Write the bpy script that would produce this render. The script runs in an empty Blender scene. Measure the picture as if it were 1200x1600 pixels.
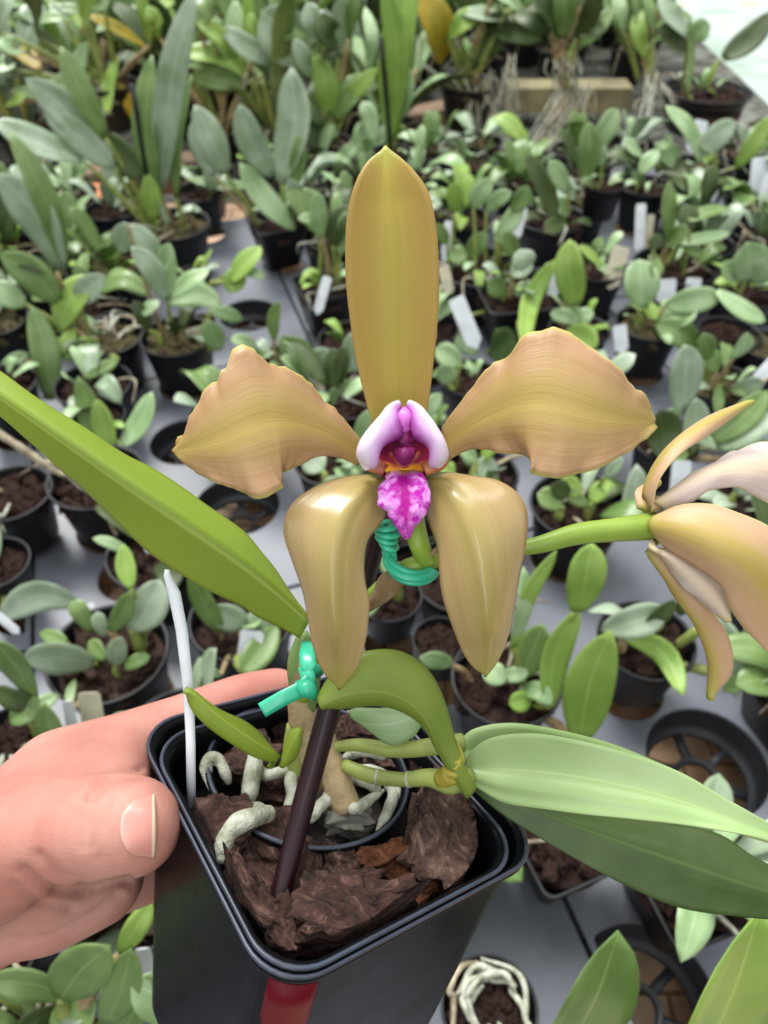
import bpy, bmesh, math, random
from mathutils import Vector, Matrix, noise
from mathutils.bvhtree import BVHTree
random.seed(7)
R = math.radians
S = bpy.context.scene
COL = S.collection
# ------------------------------------------------------------------ camera, sky, light, exposure
PITCH = R(45); FPX = 1200.0; CAMZ = 0.53
cam_d = bpy.data.cameras.new('camera'); cam = bpy.data.objects.new('camera', cam_d); COL.objects.link(cam)
cam_d.sensor_fit = 'VERTICAL'; cam_d.sensor_height = 36; cam_d.sensor_width = 27; cam_d.lens = 27.0
cam.location = (0, 0, CAMZ); cam.rotation_euler = (R(90) - PITCH, 0, 0)
cam_d.clip_start = 0.01; cam_d.clip_end = 50
cam_d.dof.use_dof = True; cam_d.dof.focus_distance = 0.175; cam_d.dof.aperture_fstop = 18
S.camera = cam
S.view_settings.view_transform = 'Standard'; S.view_settings.look = 'None'
S.view_settings.gamma = 1; S.view_settings.use_curve_mapping = False
S.view_settings.exposure = 0.5
world = bpy.data.worlds.new('greenhouse_daylight'); S.world = world; world.use_nodes = True
wn = world.node_tree.nodes; wl = world.node_tree.links
bg = wn['Background']
tc = wn.new('ShaderNodeTexCoord'); sx = wn.new('ShaderNodeSeparateXYZ'); rmp = wn.new('ShaderNodeValToRGB')
wl.new(tc.outputs['Generated'], sx.inputs[0]); wl.new(sx.outputs['Z'], rmp.inputs[0]); wl.new(rmp.outputs[0], bg.inputs['Color'])
rmp.color_ramp.elements[0].position = 0.0; rmp.color_ramp.elements[0].color = (0.14, 0.16, 0.13, 1)
rmp.color_ramp.elements[1].position = 0.75; rmp.color_ramp.elements[1].color = (0.97, 1.0, 0.98, 1)
bg.inputs['Strength'].default_value = 0.95
sun_d = bpy.data.lights.new('sun', 'SUN'); sun = bpy.data.objects.new('sun', sun_d); COL.objects.link(sun)
sun_d.energy = 2.9; sun_d.angle = R(24); sun_d.color = (1.0, 0.99, 0.95); sun.rotation_euler = (R(-32), R(-20), 0)
def area(name, loc, rot, size, e):
    d = bpy.data.lights.new(name, 'AREA'); o = bpy.data.objects.new(name, d); COL.objects.link(o)
    d.shape = 'RECTANGLE'; d.size = size[0]; d.size_y = size[1]; d.energy = e; o.location = loc; o.rotation_euler = rot
    return o
area('roof_skylight', (0.3, 1.2, 2.6), (0, 0, 0), (2.2, 0.6), 18)
area('added_streak_light', (-0.15, -1.5, 1.5), (R(64), 0, 0), (0.28, 2.4), 9)  # added strip lamp behind the camera, gives the sepals their long highlight

# ------------------------------------------------------------------ frames
ca, sa = math.cos(PITCH), math.sin(PITCH)
O = Vector((0, 0, CAMZ)); VX = Vector((1, 0, 0)); VD = Vector((0, -sa, -ca)); VF = Vector((0, ca, -sa))
def cw(c): return O + VX*c[0] + VD*c[1] + VF*c[2]          # camera frame (right, down, forward) to world
def cdir(c): return VX*c[0] + VD*c[1] + VF*c[2]
def P(px, py, d): return cw(((px-600)/FPX*d, (py-800)/FPX*d, d))
def depth(p): return (p-O).dot(VF)
def G(px, py, z=0.0):                                       # where the line of sight meets the level z
    v = VX*((px-600)/FPX) + VD*((py-800)/FPX) + VF
    return O + v*((z-CAMZ)/v.z)
def topx(p):
    q = p-O; d = q.dot(VF); return (600+q.dot(VX)/d*FPX, 800+q.dot(VD)/d*FPX)
# ------------------------------------------------------------------ materials
def lin(c): return tuple(((v/255+0.055)/1.055)**2.4 if v > 10 else v/255/12.92 for v in c) + (1,)
class NT:
    def __init__(s, name):
        s.m = bpy.data.materials.new(name); s.m.use_nodes = True; s.t = s.m.node_tree; s.n = s.t.nodes; s.l = s.t.links
        s.b = s.n['Principled BSDF']; s.out = s.n['Material Output']
    def add(s, t, **k):
        n = s.n.new(t)
        for a, v in k.items():
            if a in n.inputs: n.inputs[a].default_value = v
            else: setattr(n, a, v)
        return n
    def link(s, a, b): s.l.new(a, b)
    def noise(s, scale, detail=4, vec=None, dist=0.0, rough=0.55):
        n = s.add('ShaderNodeTexNoise', Scale=scale, Detail=detail, Distortion=dist, Roughness=rough)
        if vec is not None: s.link(vec, n.inputs['Vector'])
        return n.outputs['Fac']
    def coords(s, kind='Object'): return s.add('ShaderNodeTexCoord').outputs[kind]
    def mapping(s, vec, scale=(1, 1, 1), loc=(0, 0, 0)):
        n = s.add('ShaderNodeMapping'); n.inputs['Scale'].default_value = scale; n.inputs['Location'].default_value = loc
        s.link(vec, n.inputs['Vector']); return n.outputs[0]
    def ramp(s, fac, stops):
        n = s.add('ShaderNodeValToRGB'); e = n.color_ramp.elements
        while len(e) < len(stops): e.new(0.5)
        for i, (p, c) in enumerate(stops):
            e[i].position = p; e[i].color = c if len(c) == 4 else lin(c)
        s.link(fac, n.inputs[0]); return n.outputs[0]
    def mix(s, fac, a, b, mode='MIX'):
        n = s.add('ShaderNodeMix', data_type='RGBA', blend_type=mode)
        for v, i in ((fac, 0), (a, 6), (b, 7)):
            if isinstance(v, (int, float)): n.inputs[i].default_value = v
            elif isinstance(v, tuple): n.inputs[i].default_value = v if len(v) == 4 else lin(v)
            else: s.link(v, n.inputs[i])
        return n.outputs[2]
    def math(s, op, a, b=0.0, c=0.0):
        n = s.add('ShaderNodeMath', operation=op)
        for i, v in enumerate((a, b, c)):
            if isinstance(v, (int, float)): n.inputs[i].default_value = v
            else: s.link(v, n.inputs[i])
        return n.outputs[0]
    def bump(s, h, strength=0.3, dist=0.001):
        n = s.add('ShaderNodeBump', Strength=strength, Distance=dist); s.link(h, n.inputs['Height'])
        s.link(n.outputs[0], s.b.inputs['Normal']); return n.outputs[0]
    def base(s, v):
        if isinstance(v, tuple): s.b.inputs['Base Color'].default_value = v if len(v) == 4 else lin(v)
        else: s.link(v, s.b.inputs['Base Color'])
    def set(s, **k):
        for a, v in k.items(): s.b.inputs[a.replace('_', ' ')].default_value = v
        return s.m
def translucent(t, col, amt):
    tr = t.add('ShaderNodeBsdfTranslucent'); mx = t.add('ShaderNodeMixShader'); mx.inputs[0].default_value = amt
    if isinstance(col, tuple): tr.inputs[0].default_value = col if len(col) == 4 else lin(col)
    else: t.link(col, tr.inputs[0])
    t.link(t.b.outputs[0], mx.inputs[1]); t.link(tr.outputs[0], mx.inputs[2]); t.link(mx.outputs[0], t.out.inputs[0])
def leaf_mat(name, c1, c2, rib=None, rough=0.42, veins=0.35, tr=0.22, nscale=30, rib_w=0.03, spec=0.4, bumps=.2):
    t = NT(name); uv = t.coords('UV'); ob = t.coords('Object')
    big = t.noise(nscale, 3, ob); v = t.noise(1.0, 3, t.mapping(uv, (34, 2.2, 1)))
    base = t.mix(t.ramp(big, [(0.35, (0, 0, 0, 1)), (0.65, (1, 1, 1, 1))]), c1, c2)
    vm = t.ramp(v, [(0.3, (0, 0, 0, 1)), (0.7, (1, 1, 1, 1))])
    base = t.mix(t.math('MULTIPLY', vm, veins), base, c2)
    sep = t.add('ShaderNodeSeparateXYZ'); t.link(uv, sep.inputs[0])
    du = t.math('ABSOLUTE', t.math('SUBTRACT', sep.outputs[0], 0.5))
    if rib:
        m = t.math('SUBTRACT', 1.0, t.math('MINIMUM', t.math('DIVIDE', du, rib_w), 1.0))
        base = t.mix(t.math('MULTIPLY', m, 0.75), base, rib)
    t.base(base); t.bump(t.math('ADD', v, t.noise(220, 2, ob)), bumps, 0.0006)
    t.set(Roughness=rough, Specular_IOR_Level=spec)
    if tr: translucent(t, base, tr)
    return t.m
LM = {
 'B': leaf_mat('glaucous_leaf', (182, 198, 176), (136, 158, 124), (200, 212, 192), 0.36, spec=.6),
 'G': leaf_mat('mid_green_leaf', (134, 160, 98), (98, 128, 64), (160, 184, 122), 0.36, spec=.6),
 'L': leaf_mat('lime_leaf', (162, 190, 98), (134, 168, 76), (182, 208, 124), 0.38, tr=0.25),
 'D': leaf_mat('dark_olive_leaf', (82, 98, 52), (60, 76, 40), (102, 118, 70), 0.45),
 'Y': leaf_mat('yellow_leaf', (196, 160, 42), (150, 140, 44), (180, 160, 60), 0.5),
 'P': leaf_mat('pale_green_leaf', (178, 202, 158), (136, 168, 112), (198, 216, 180), 0.36, spec=.6),
}
M_long = leaf_mat('long_leaf_green', (148, 168, 56), (128, 154, 54), (180, 196, 96), 0.4, veins=0.06, tr=0.25, nscale=9, rib_w=0.03)
M_fold = leaf_mat('folded_leaf_green', (134, 150, 62), (108, 130, 50), (148, 160, 74), 0.42, veins=0.3, tr=0.25)
M_big = leaf_mat('large_pale_leaf_green', (166, 190, 134), (146, 174, 108), (178, 198, 134), 0.3, veins=0.12, tr=0.15, nscale=26, spec=0.55, bumps=.12)
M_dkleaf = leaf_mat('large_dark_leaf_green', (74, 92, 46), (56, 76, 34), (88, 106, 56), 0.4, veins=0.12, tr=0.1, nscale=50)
def simple(name, c, rough=0.5, c2=None, sc=60, bump=0.0, bs=200, spec=0.5, **k):
    t = NT(name)
    if c2: t.base(t.mix(t.ramp(t.noise(sc, 5, t.coords()), [(0.35, (0, 0, 0, 1)), (0.65, (1, 1, 1, 1))]), c, c2))
    else: t.base(c)
    if bump: t.bump(t.noise(bs, 5, t.coords()), bump, 0.001)
    return t.set(Roughness=rough, Specular_IOR_Level=spec, **k)
M_pot = simple('black_pot_plastic', (15, 16, 19), 0.42, (22, 23, 27), 40, 0.05, 300, spec=.35)
M_potin = simple('grey_pot_rim_plastic', (58, 64, 78), 0.35, (44, 48, 60), 60)
def held_plastic():
    t = NT('held_pot_plastic'); ob = t.coords()
    sc = t.noise(3, 4, t.mapping(ob, (40, 400, 40)), 1.5)
    t.base(t.mix(t.ramp(sc, [(0.62, (0, 0, 0, 1)), (0.8, (1, 1, 1, 1))]), (11, 12, 15), (24, 25, 29)))
    t.link(t.ramp(t.noise(60, 3, ob), [(0.3, (0.22, 0.22, 0.22, 1)), (0.7, (0.36, 0.36, 0.36, 1))]), t.b.inputs['Roughness'])
    t.set(Specular_IOR_Level=.3, IOR=1.22)
    return t.m
M_held = held_plastic()
M_tray = simple('grey_tray_plastic', (114, 117, 127), 0.42, (92, 96, 106), 9, 0.12, 60)
M_cell = simple('tray_cell_plastic', (40, 42, 48), 0.5)
M_stem = simple('stem_green', (148, 160, 84), 0.5, (112, 124, 62), 80, 0.15)
M_sheath = simple('dry_sheath', (176, 156, 118), 0.7, (120, 96, 66), 90, 0.6, 300)
M_root = simple('silver_root', (192, 194, 180), 0.6, (132, 134, 112), 160, 1.0, 420)
M_oldroot = simple('old_root', (176, 166, 142), 0.75, (122, 110, 90), 120, 0.5)
M_label = simple('white_plastic_label', (224, 228, 236), 0.45, (206, 210, 216), 60)
M_cream = simple('cream_plastic_label', (208, 200, 178), 0.55, (188, 180, 158), 60)
M_tie = simple('green_plastic_tie', (66, 190, 152), 0.3, (46, 166, 130), 50, 0.1, 120)
M_tile = None
def bark(name, a, b, c, sc=70):
    t = NT(name); ob = t.coords(); st = t.mapping(ob, (1, 1, 3.5))
    n1 = t.noise(sc, 10, st, 1.6, 0.72); n2 = t.noise(sc*5, 5, ob)
    t.base(t.mix(t.ramp(n2, [(0.4, (0, 0, 0, 1)), (0.75, (1, 1, 1, 1))]), t.ramp(n1, [(0.38, a), (0.5, b), (0.63, c)]), b))
    t.bump(t.math('ADD', n1, t.math('MULTIPLY', n2, 0.5)), 1.0, 0.0035)
    return t.set(Roughness=0.82, Specular_IOR_Level=0.3)
M_bark = bark('pine_bark', (20, 11, 10), (78, 52, 46), (142, 110, 98))
M_bark2 = bark('pine_bark_pale', (32, 20, 17), (100, 74, 66), (170, 140, 124))
M_bark3 = bark('pine_bark_orange', (50, 26, 14), (112, 66, 40), (150, 104, 72))
M_moss = simple('moss_and_grit', (122, 112, 76), 0.9, (80, 72, 44), 130, 1.0, 160)
def stake_mat():
    t = NT('dark_red_stake'); t.base(t.mix(t.noise(50, 2, t.coords()), (22, 9, 14), (40, 14, 22)))
    return t.set(Roughness=0.35, Specular_IOR_Level=0.3)
M_stake = stake_mat()
M_blackstake = simple('black_stake', (22, 24, 26), 0.4)

# ------------------------------------------------------------------ object helpers
def mk(name, verts, faces, mat, parent=None, uvs=None, smooth=True, world_coords=True):
    off = root_loc(parent) if (parent and world_coords) else Vector((0, 0, 0))
    me = bpy.data.meshes.new(name)
    me.from_pydata([tuple(Vector(v)-off) for v in verts], [], faces)
    if smooth: me.polygons.foreach_set('use_smooth', [True]*len(me.polygons))
    if uvs:
        ul = me.uv_layers.new(name='UVMap')
        for li, l in enumerate(me.loops): ul.data[li].uv = uvs[l.vertex_index]
    if mat: me.materials.append(mat)
    me.update()
    o = bpy.data.objects.new(name, me); COL.objects.link(o)
    if parent: o.parent = parent
    return o
def root_loc(o):
    while o.parent: o = o.parent
    return Vector(o.location)
def thing(name, label, cat, loc=(0, 0, 0), group=None):
    o = bpy.data.objects.new(name, None); COL.objects.link(o); o.location = loc; o.empty_display_size = 0.01
    o['label'] = label; o['category'] = cat
    if group: o['group'] = group
    return o
def tag(o, label, cat, group=None, kind=None):
    if label: o['label'] = label
    if cat: o['category'] = cat
    if group: o['group'] = group
    if kind: o['kind'] = kind
    return o
def recenter(o):                                            # put a one-mesh thing's origin at its own middle
    me = o.data; n = len(me.vertices); c = Vector((0, 0, 0))
    for v in me.vertices: c += v.co
    c /= n
    for v in me.vertices: v.co -= c
    o.location = Vector(o.location) + c
    return o
def cr(pts, n):                                             # Catmull-Rom resample of equal-length tuples or Vectors
    pts = [Vector(p) for p in pts]; m = len(pts)-1; out = []
    for i in range(n+1):
        x = i/n*m; k = min(int(x), m-1); f = x-k
        p1, p2 = pts[k], pts[k+1]; p0 = pts[k-1] if k > 0 else p1*2-p2; p3 = pts[k+2] if k+2 <= m else p2*2-p1
        out.append(0.5*((2*p1)+(p2-p0)*f+(2*p0-5*p1+4*p2-p3)*f*f+(3*p1-p0-3*p2+p3)*f**3))
    return out
def sheet(name, grid, mat, parent, th=0.0006, uvflip=False):
    """closed thin body from a grid of points [t][u]"""
    n = len(grid)-1; m = len(grid[0])-1
    V = []; UV = []; F = []
    def nr(i, j):
        a = grid[min(i+1, n)][j]-grid[max(i-1, 0)][j]; b = grid[i][min(j+1, m)]-grid[i][max(j-1, 0)]
        c = a.cross(b); return c.normalized() if c.length > 1e-12 else Vector((0, 0, 0))
    for s in (1, -1):
        for i in range(n+1):
            for j in range(m+1):
                e = (1-abs(2*j/m-1)**4)*0.8+0.2
                V.append(grid[i][j]+nr(i, j)*(s*th*0.5*e)); UV.append((j/m, i/n))
    K = (n+1)*(m+1)
    id = lambda s, i, j: s*K+i*(m+1)+j
    for i in range(n):
        for j in range(m):
            F.append((id(0, i, j), id(0, i, j+1), id(0, i+1, j+1), id(0, i+1, j)))
            F.append((id(1, i, j), id(1, i+1, j), id(1, i+1, j+1), id(1, i, j+1)))
    for i in range(n):
        F.append((id(0, i, 0), id(0, i+1, 0), id(1, i+1, 0), id(1, i, 0)))
        F.append((id(0, i, m), id(1, i, m), id(1, i+1, m), id(0, i+1, m)))
    for j in range(m):
        F.append((id(0, 0, j), id(1, 0, j), id(1, 0, j+1), id(0, 0, j+1)))
        F.append((id(0, n, j), id(0, n, j+1), id(1, n, j+1), id(1, n, j)))
    return mk(name, V, F, mat, parent, UV)
def wprof(t, b0=0.25, pk=0.42, p=2.0):
    if t < pk: s = 1-t/pk; return b0+(1-b0)*(1-s*s)
    s = (t-pk)/(1-pk); return max(0.02, (1-s**p)**0.75)
def leaf3(name, mid, W, nrm, mat, parent, fold=0.18, twist=0.0, n=12, m=6, th=0.0007, b0=0.25, pk=0.42, p=2.0, wave=0.0):
    c = cr(mid, n); g = []
    for i, q in enumerate(c):
        t = i/n; tan = (c[min(i+1, n)]-c[max(i-1, 0)]).normalized()
        a = (nrm - tan*nrm.dot(tan)).normalized(); s = tan.cross(a).normalized()
        if twist: rot = Matrix.Rotation(twist, 3, tan); a = rot @ a; s = rot @ s
        w = W/2*wprof(t, b0, pk, p); row = []
        for j in range(m+1):
            u = 2*j/m-1
            row.append(q+s*(u*w)+a*(fold*(abs(u)**1.4)*w+wave*w*math.sin(t*9+u*2)))
        g.append(row)
    return sheet(name, g, mat, parent, th)
def outline(name, Lp, Rp, mat, parent, bulge=None, n=24, m=12, th=0.0009, ruffle=0.0, seed=0, d0=None):
    """thin body between two edge curves of (px, py, depth) read off the photo and set at their own distance"""
    L = cr([P(*p) for p in Lp], n); Rr = cr([P(*p) for p in Rp], n); g = []
    base_g = [[L[i].lerp(Rr[i], j/m) for j in range(m+1)] for i in range(n+1)]
    for _ in range(40):
        for i in range(1, n):
            for j in range(1, m):
                base_g[i][j] = (base_g[i-1][j]+base_g[i+1][j]+base_g[i][j-1]+base_g[i][j+1])*.25
    for i in range(n+1):
        row = []
        t = i/n
        tan = ((L[min(i+1, n)]+Rr[min(i+1, n)])-(L[max(i-1, 0)]+Rr[max(i-1, 0)])).normalized()
        x = Rr[i]-L[i]; nn = tan.cross(x)
        nn = nn.normalized() if nn.length > 1e-9 else -VF
        if nn.dot(VF) > 0: nn = -nn                          # towards the camera side
        for j in range(m+1):
            u = j/m
            q = base_g[i][j].copy()
            if bulge: q = q+nn*bulge(u, t)
            if ruffle:
                e = abs(2*u-1)**3
                q = q+(nn*0.8+x.normalized()*0.35*(1 if u > .5 else -1))*(ruffle*e*min(1, t*5)*(noise.noise(Vector((t*9+seed, u*2, seed*3.1)))*1.6+noise.noise(Vector((t*30+seed, u*2, seed)))*.7))
            row.append(q)
        g.append(row)
    return sheet(name, g, mat, parent, th)
def tube(name, pts, rad, mat, parent, seg=8, n=None, cap=True, wob=0.0, flat=1.0):
    n = n or max(4, (len(pts)-1)*5)
    c = cr(pts, n); rs = rad if isinstance(rad, (list, tuple)) else [rad, rad]
    V = []; F = []; U = []; up = Vector((0.13, 0.31, 0.94))
    for i, q in enumerate(c):
        tan = (c[min(i+1, n)]-c[max(i-1, 0)]).normalized()
        a = tan.cross(up).normalized() if abs(tan.dot(up)) < 0.97 else tan.cross(VX).normalized(); b = tan.cross(a)
        x = i/n*(len(rs)-1); k = min(int(x), len(rs)-2); r = rs[k]+(rs[k+1]-rs[k])*(x-k)
        if wob: r *= 1+wob*noise.noise(q*260)
        for j in range(seg):
            an = 2*math.pi*j/seg; V.append(q+a*(math.cos(an)*r)+b*(math.sin(an)*r*flat)); U.append((j/seg, i/n))
    for i in range(n):
        for j in range(seg):
            k = (j+1) % seg; F.append((i*seg+j, i*seg+k, (i+1)*seg+k, (i+1)*seg+j))
    if cap:
        F.append(tuple(range(seg-1, -1, -1))); F.append(tuple(n*seg+j for j in range(seg)))
    return mk(name, V, F, mat, parent, U)
def merge_tubes(name, specs, mat, parent, seg=6):           # one part that is a tangle
    V = []; F = []
    for pts, r in specs:
        o = tube('t', pts, r, None, None, seg, cap=True); k = len(V)
        V += [v.co.copy() for v in o.data.vertices]; F += [tuple(i+k for i in p.vertices) for p in o.data.polygons]
        me = o.data; bpy.data.objects.remove(o); bpy.data.meshes.remove(me)
    return mk(name, V, F, mat, parent)
def lathe(prof, seg=40):                                    # list of (r, z) -> verts, faces
    V = []; F = []; n = len(prof)
    for r, z in prof:
        for j in range(seg):
            a = 2*math.pi*j/seg; V.append(Vector((r*math.cos(a), r*math.sin(a), z)))
    for i in range(n-1):
        for j in range(seg):
            k = (j+1) % seg; F.append((i*seg+j, i*seg+k, (i+1)*seg+k, (i+1)*seg+j))
    return V, F
def rsq(h, cr_, seg=6):                                     # rounded square ring, half size h
    out = []
    for q, (sx_, sy_) in enumerate(((1, 1), (-1, 1), (-1, -1), (1, -1))):
        for k in range(seg+1):
            a = math.pi/2*q+math.pi/2*k/seg
            out.append((sx_*(h-cr_)+cr_*math.cos(a), sy_*(h-cr_)+cr_*math.sin(a)))
    return out
def chip_mesh(sx_, sy_, sz_, seed, rough=0.28, cuts=5):
    """one piece of bark: an angular slab with split edges"""
    bm = bmesh.new(); bmesh.ops.create_cube(bm, size=2)
    bmesh.ops.subdivide_edges(bm, edges=bm.edges[:], cuts=cuts, use_grid_fill=True)
    for v in bm.verts:
        p = v.co.copy(); n1 = noise.noise_vector(p*0.8+Vector((seed*7.3, seed*1.7, seed)))
        n2 = noise.noise_vector(p*2.6+Vector((seed*3.3, 5, seed*2.1)))
        q = p+n1*rough*1.5+n2*rough*0.55
        r = math.hypot(p.x, p.y)
        q.x *= 1-0.16*max(0, r-1)*2; q.y *= 1-0.16*max(0, r-1)*2
        q.z += 0.25*math.sin(p.x*1.3+seed)*0.8
        v.co = Vector((q.x*sx_/2, q.y*sy_/2, q.z*sz_/2))
    V = [v.co.copy() for v in bm.verts]; F = [tuple(v.index for v in f.verts) for f in bm.faces]
    bm.free(); return V, F

# ------------------------------------------------------------------ setting: floor, bench slab
def floor_mat():
    t = NT('pale_floor'); ob = t.coords()
    a = t.ramp(t.noise(3, 6, ob), [(0.35, (150, 168, 156)), (0.55, (178, 192, 186)), (0.75, (194, 194, 148))])
    t.base(a); t.bump(t.noise(30, 4, ob), 0.2, 0.01); return t.set(Roughness=0.7)
def quad_obj(name, x0, x1, y0, y1, z, mat, th=0.03):
    V = [(x, y, zz) for zz in (z, z-th) for x, y in ((x0, y0), (x1, y0), (x1, y1), (x0, y1))]
    F = [(0, 1, 2, 3), (7, 6, 5, 4), (0, 4, 5, 1), (1, 5, 6, 2), (2, 6, 7, 3), (3, 7, 4, 0)]
    return mk(name, V, F, mat, None, smooth=False)
fl = quad_obj('floor', -4, 6, -1, 9, -0.72, floor_mat()); fl['kind'] = 'structure'
def tile_mat():
    t = NT('fired_clay_tiles'); ob = t.coords()
    br = t.add('ShaderNodeTexBrick', Scale=9.0); br.inputs['Color1'].default_value = lin((228, 190, 156)); br.inputs['Color2'].default_value = lin((236, 208, 176))
    br.inputs['Mortar'].default_value = lin((120, 92, 70)); br.inputs['Mortar Size'].default_value = 0.015
    t.link(ob, br.inputs['Vector']); t.base(t.mix(t.ramp(t.noise(22, 6, ob), [(0.4, (0, 0, 0, 1)), (0.7, (1, 1, 1, 1))]), br.outputs[0], (204, 150, 110)))
    t.bump(t.noise(60, 4, ob), 0.3, 0.004); return t.set(Roughness=0.8)
def rubble_mat():
    t = NT('stony_bench'); ob = t.coords()
    a = t.ramp(t.noise(14, 8, ob, 0.8), [(0.3, (36, 38, 34)), (0.45, (78, 78, 70)), (0.6, (128, 130, 122)), (0.75, (70, 64, 50))])
    t.base(a); t.bump(t.noise(26, 8, ob), 1.0, 0.03); return t.set(Roughness=0.9)
bt = quad_obj('bench_top', -1.3, 1.25, -0.35, 1.42, -0.075, tile_mat(), 0.03)
tag(bt, 'clay tile bench top seen through the grates of the grey pot trays', 'bench')
rb = quad_obj('stone_slab', -2.2, 0.92, 1.43, 3.4, -0.08, rubble_mat(), 0.05)
tag(rb, 'rough grey stony slab behind the trays carrying the hanging-root plants', 'slab')

# ------------------------------------------------------------------ bench trays with holes
TR = R(17.7); TX = Vector((math.cos(TR), math.sin(TR), 0)); TY = Vector((-math.sin(TR), math.cos(TR), 0))
HOLES = []                                                  # (tray x, tray y, radius, open?)
def add_hole(p, r, opened=False):
    x, y = p.dot(TX), p.dot(TY)
    for hx, hy, hr, _ in HOLES:
        if math.hypot(hx-x, hy-y) < hr+r+0.004:
            r = math.hypot(hx-x, hy-y)-hr-0.004
    if r > 0.012: HOLES.append((x, y, r, opened))
    return r
def build_trays():
    xs = [-1.05, -0.60, -0.165, 0.165, 0.56, 0.98]; ys = [-0.12, 0.44, 0.80, 1.20]
    k = 0
    wx = ['far left', 'left', 'middle', 'right', 'far right']; wy = ['nearest', 'middle', 'back']
    for i in range(len(xs)-1):
        for j in range(len(ys)-1):
            x0, x1, y0, y1 = xs[i]+.002, xs[i+1]-.002, ys[j]+.002, ys[j+1]-.002
            hs = [h for h in HOLES if x0 <= h[0] < x1 and y0 <= h[1] < y1]
            cu = bpy.data.curves.new('tray', 'CURVE'); cu.dimensions = '2D'; cu.fill_mode = 'BOTH'; cu.extrude = 0.0015
            def spl(pts):
                s = cu.splines.new('POLY'); s.points.add(len(pts)-1)
                for q, p in zip(s.points, pts): q.co = (p[0], p[1], 0, 1)
                s.use_cyclic_u = True
            spl([(x0, y0), (x1, y0), (x1, y1), (x0, y1)])
            for h in hs:
                c = []
                for a in range(40):
                    an = 2*math.pi*a/40
                    c.append((min(max(h[0]+h[2]*math.cos(an), x0+.004), x1-.004), min(max(h[1]+h[2]*math.sin(an), y0+.004), y1-.004)))
                spl(c)
            tmp = bpy.data.objects.new('tmp', cu); COL.objects.link(tmp); bpy.context.view_layer.update()
            me = bpy.data.meshes.new_from_object(tmp.evaluated_get(bpy.context.evaluated_depsgraph_get()))
            V = [TX*v.co.x+TY*v.co.y+Vector((0, 0, v.co.z-0.0015)) for v in me.vertices]; F = [tuple(p.vertices) for p in me.polygons]
            bpy.data.objects.remove(tmp)
            c = TX*((x0+x1)/2)+TY*((y0+y1)/2)
            # skirt round the edge
            t = thing('plant_tray', 'grey plastic pot tray with round holes, %s column, %s row of the bench' % (wx[i], wy[j]), 'tray', c, 'grey pot trays on the bench')
            mk('tray_top', V, F, M_tray, t, smooth=False)
            SV = []; SF = []
            ring = [(x0, y0), (x1, y0), (x1, y1), (x0, y1)]
            for z in (-0.003, -0.022):
                for a, b in ring: SV.append(TX*a+TY*b+Vector((0, 0, z)))
            for z in (-0.022, -0.003):
                for a, b in ring: SV.append(TX*(a+(.0015 if a == x0 else -.0015))+TY*(b+(.0015 if b == y0 else -.0015))+Vector((0, 0, z)))
            for q in range(3):
                for a in range(4): SF.append((q*4+a, q*4+(a+1) % 4, q*4+4+(a+1) % 4, q*4+4+a))
            mk('tray_skirt', SV, SF, M_tray, t, smooth=False)
            for h in hs:
                if not h[3]: continue
                pr = [(h[2]+.001, -.001), (h[2]*.97, -.018), (h[2]*.93, -.026), (h[2]*.84, -.026), (h[2]*.84, -.030), (h[2]*.95, -.030), (h[2]*.99, -.018), (h[2]+.0022, -.001)]
                v, f = lathe(pr, 40); cc = TX*h[0]+TY*h[1]; v = [q+cc for q in v]
                r2 = h[2]*.30; v3, f3 = lathe([(r2*1.3, -.026), (r2, -.026), (r2, -.030), (r2*1.3, -.030), (r2*1.3, -.026)], 24); kk = len(v)
                v += [q+cc for q in v3]; f += [tuple(q+kk for q in ff) for ff in f3]
                for a in range(6):
                    an = math.pi/3*a+.35; d = TX*math.cos(an)+TY*math.sin(an); s = d.cross(Vector((0, 0, 1)))*.0034; kk = len(v)
                    for rr in (r2*1.1, h[2]*.88):
                        for z in (-.0262, -.0298):
                            for sg in (-1, 1): v.append(cc+d*rr+s*sg+Vector((0, 0, z)))
                    for ff in ((0, 1, 5, 4), (2, 6, 7, 3), (0, 4, 6, 2), (1, 3, 7, 5), (0, 2, 3, 1), (4, 5, 7, 6)): f.append(tuple(q+kk for q in ff))
                mk('tray_cell', v, f, M_cell, t)

# ------------------------------------------------------------------ shared pot and bark meshes
def pot_round_mesh():
    pr = [(.0, -1.55), (.70, -1.55), (.73, -1.50), (.93, -.18), (.95, -.16), (.955, -.02), (1.0, -.02), (1.02, .0), (1.01, .03), (.965, .03), (.94, .0), (.93, -.2), (.82, -.8), (.0, -.8)]
    return lathe(pr, 44)
def sq_mesh():
    V = []; F = []; lv = [(.62, -1.5), (.88, -.15), (.90, -.13), (.92, .0), (.95, .02), (.93, .04), (.88, .03), (.86, -.15), (.74, -.8)]
    for h, z in lv:
        for x, y in rsq(h, .2): V.append(Vector((x, y, z)))
    n = len(rsq(1, .2))
    for i in range(len(lv)-1):
        for j in range(n): F.append((i*n+j, i*n+(j+1) % n, (i+1)*n+(j+1) % n, (i+1)*n+j))
    F.append(tuple(range(n-1, -1, -1))); F.append(tuple((len(lv)-1)*n+j for j in range(n)))
    return V, F
def as_mesh(name, VF_, mat, smooth=True):
    o = mk(name, VF_[0], VF_[1], mat, None, smooth=smooth); me = o.data; bpy.data.objects.remove(o); return me
ME_round = as_mesh('round_pot', pot_round_mesh(), M_pot); ME_square = as_mesh('square_pot', sq_mesh(), M_pot)
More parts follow.
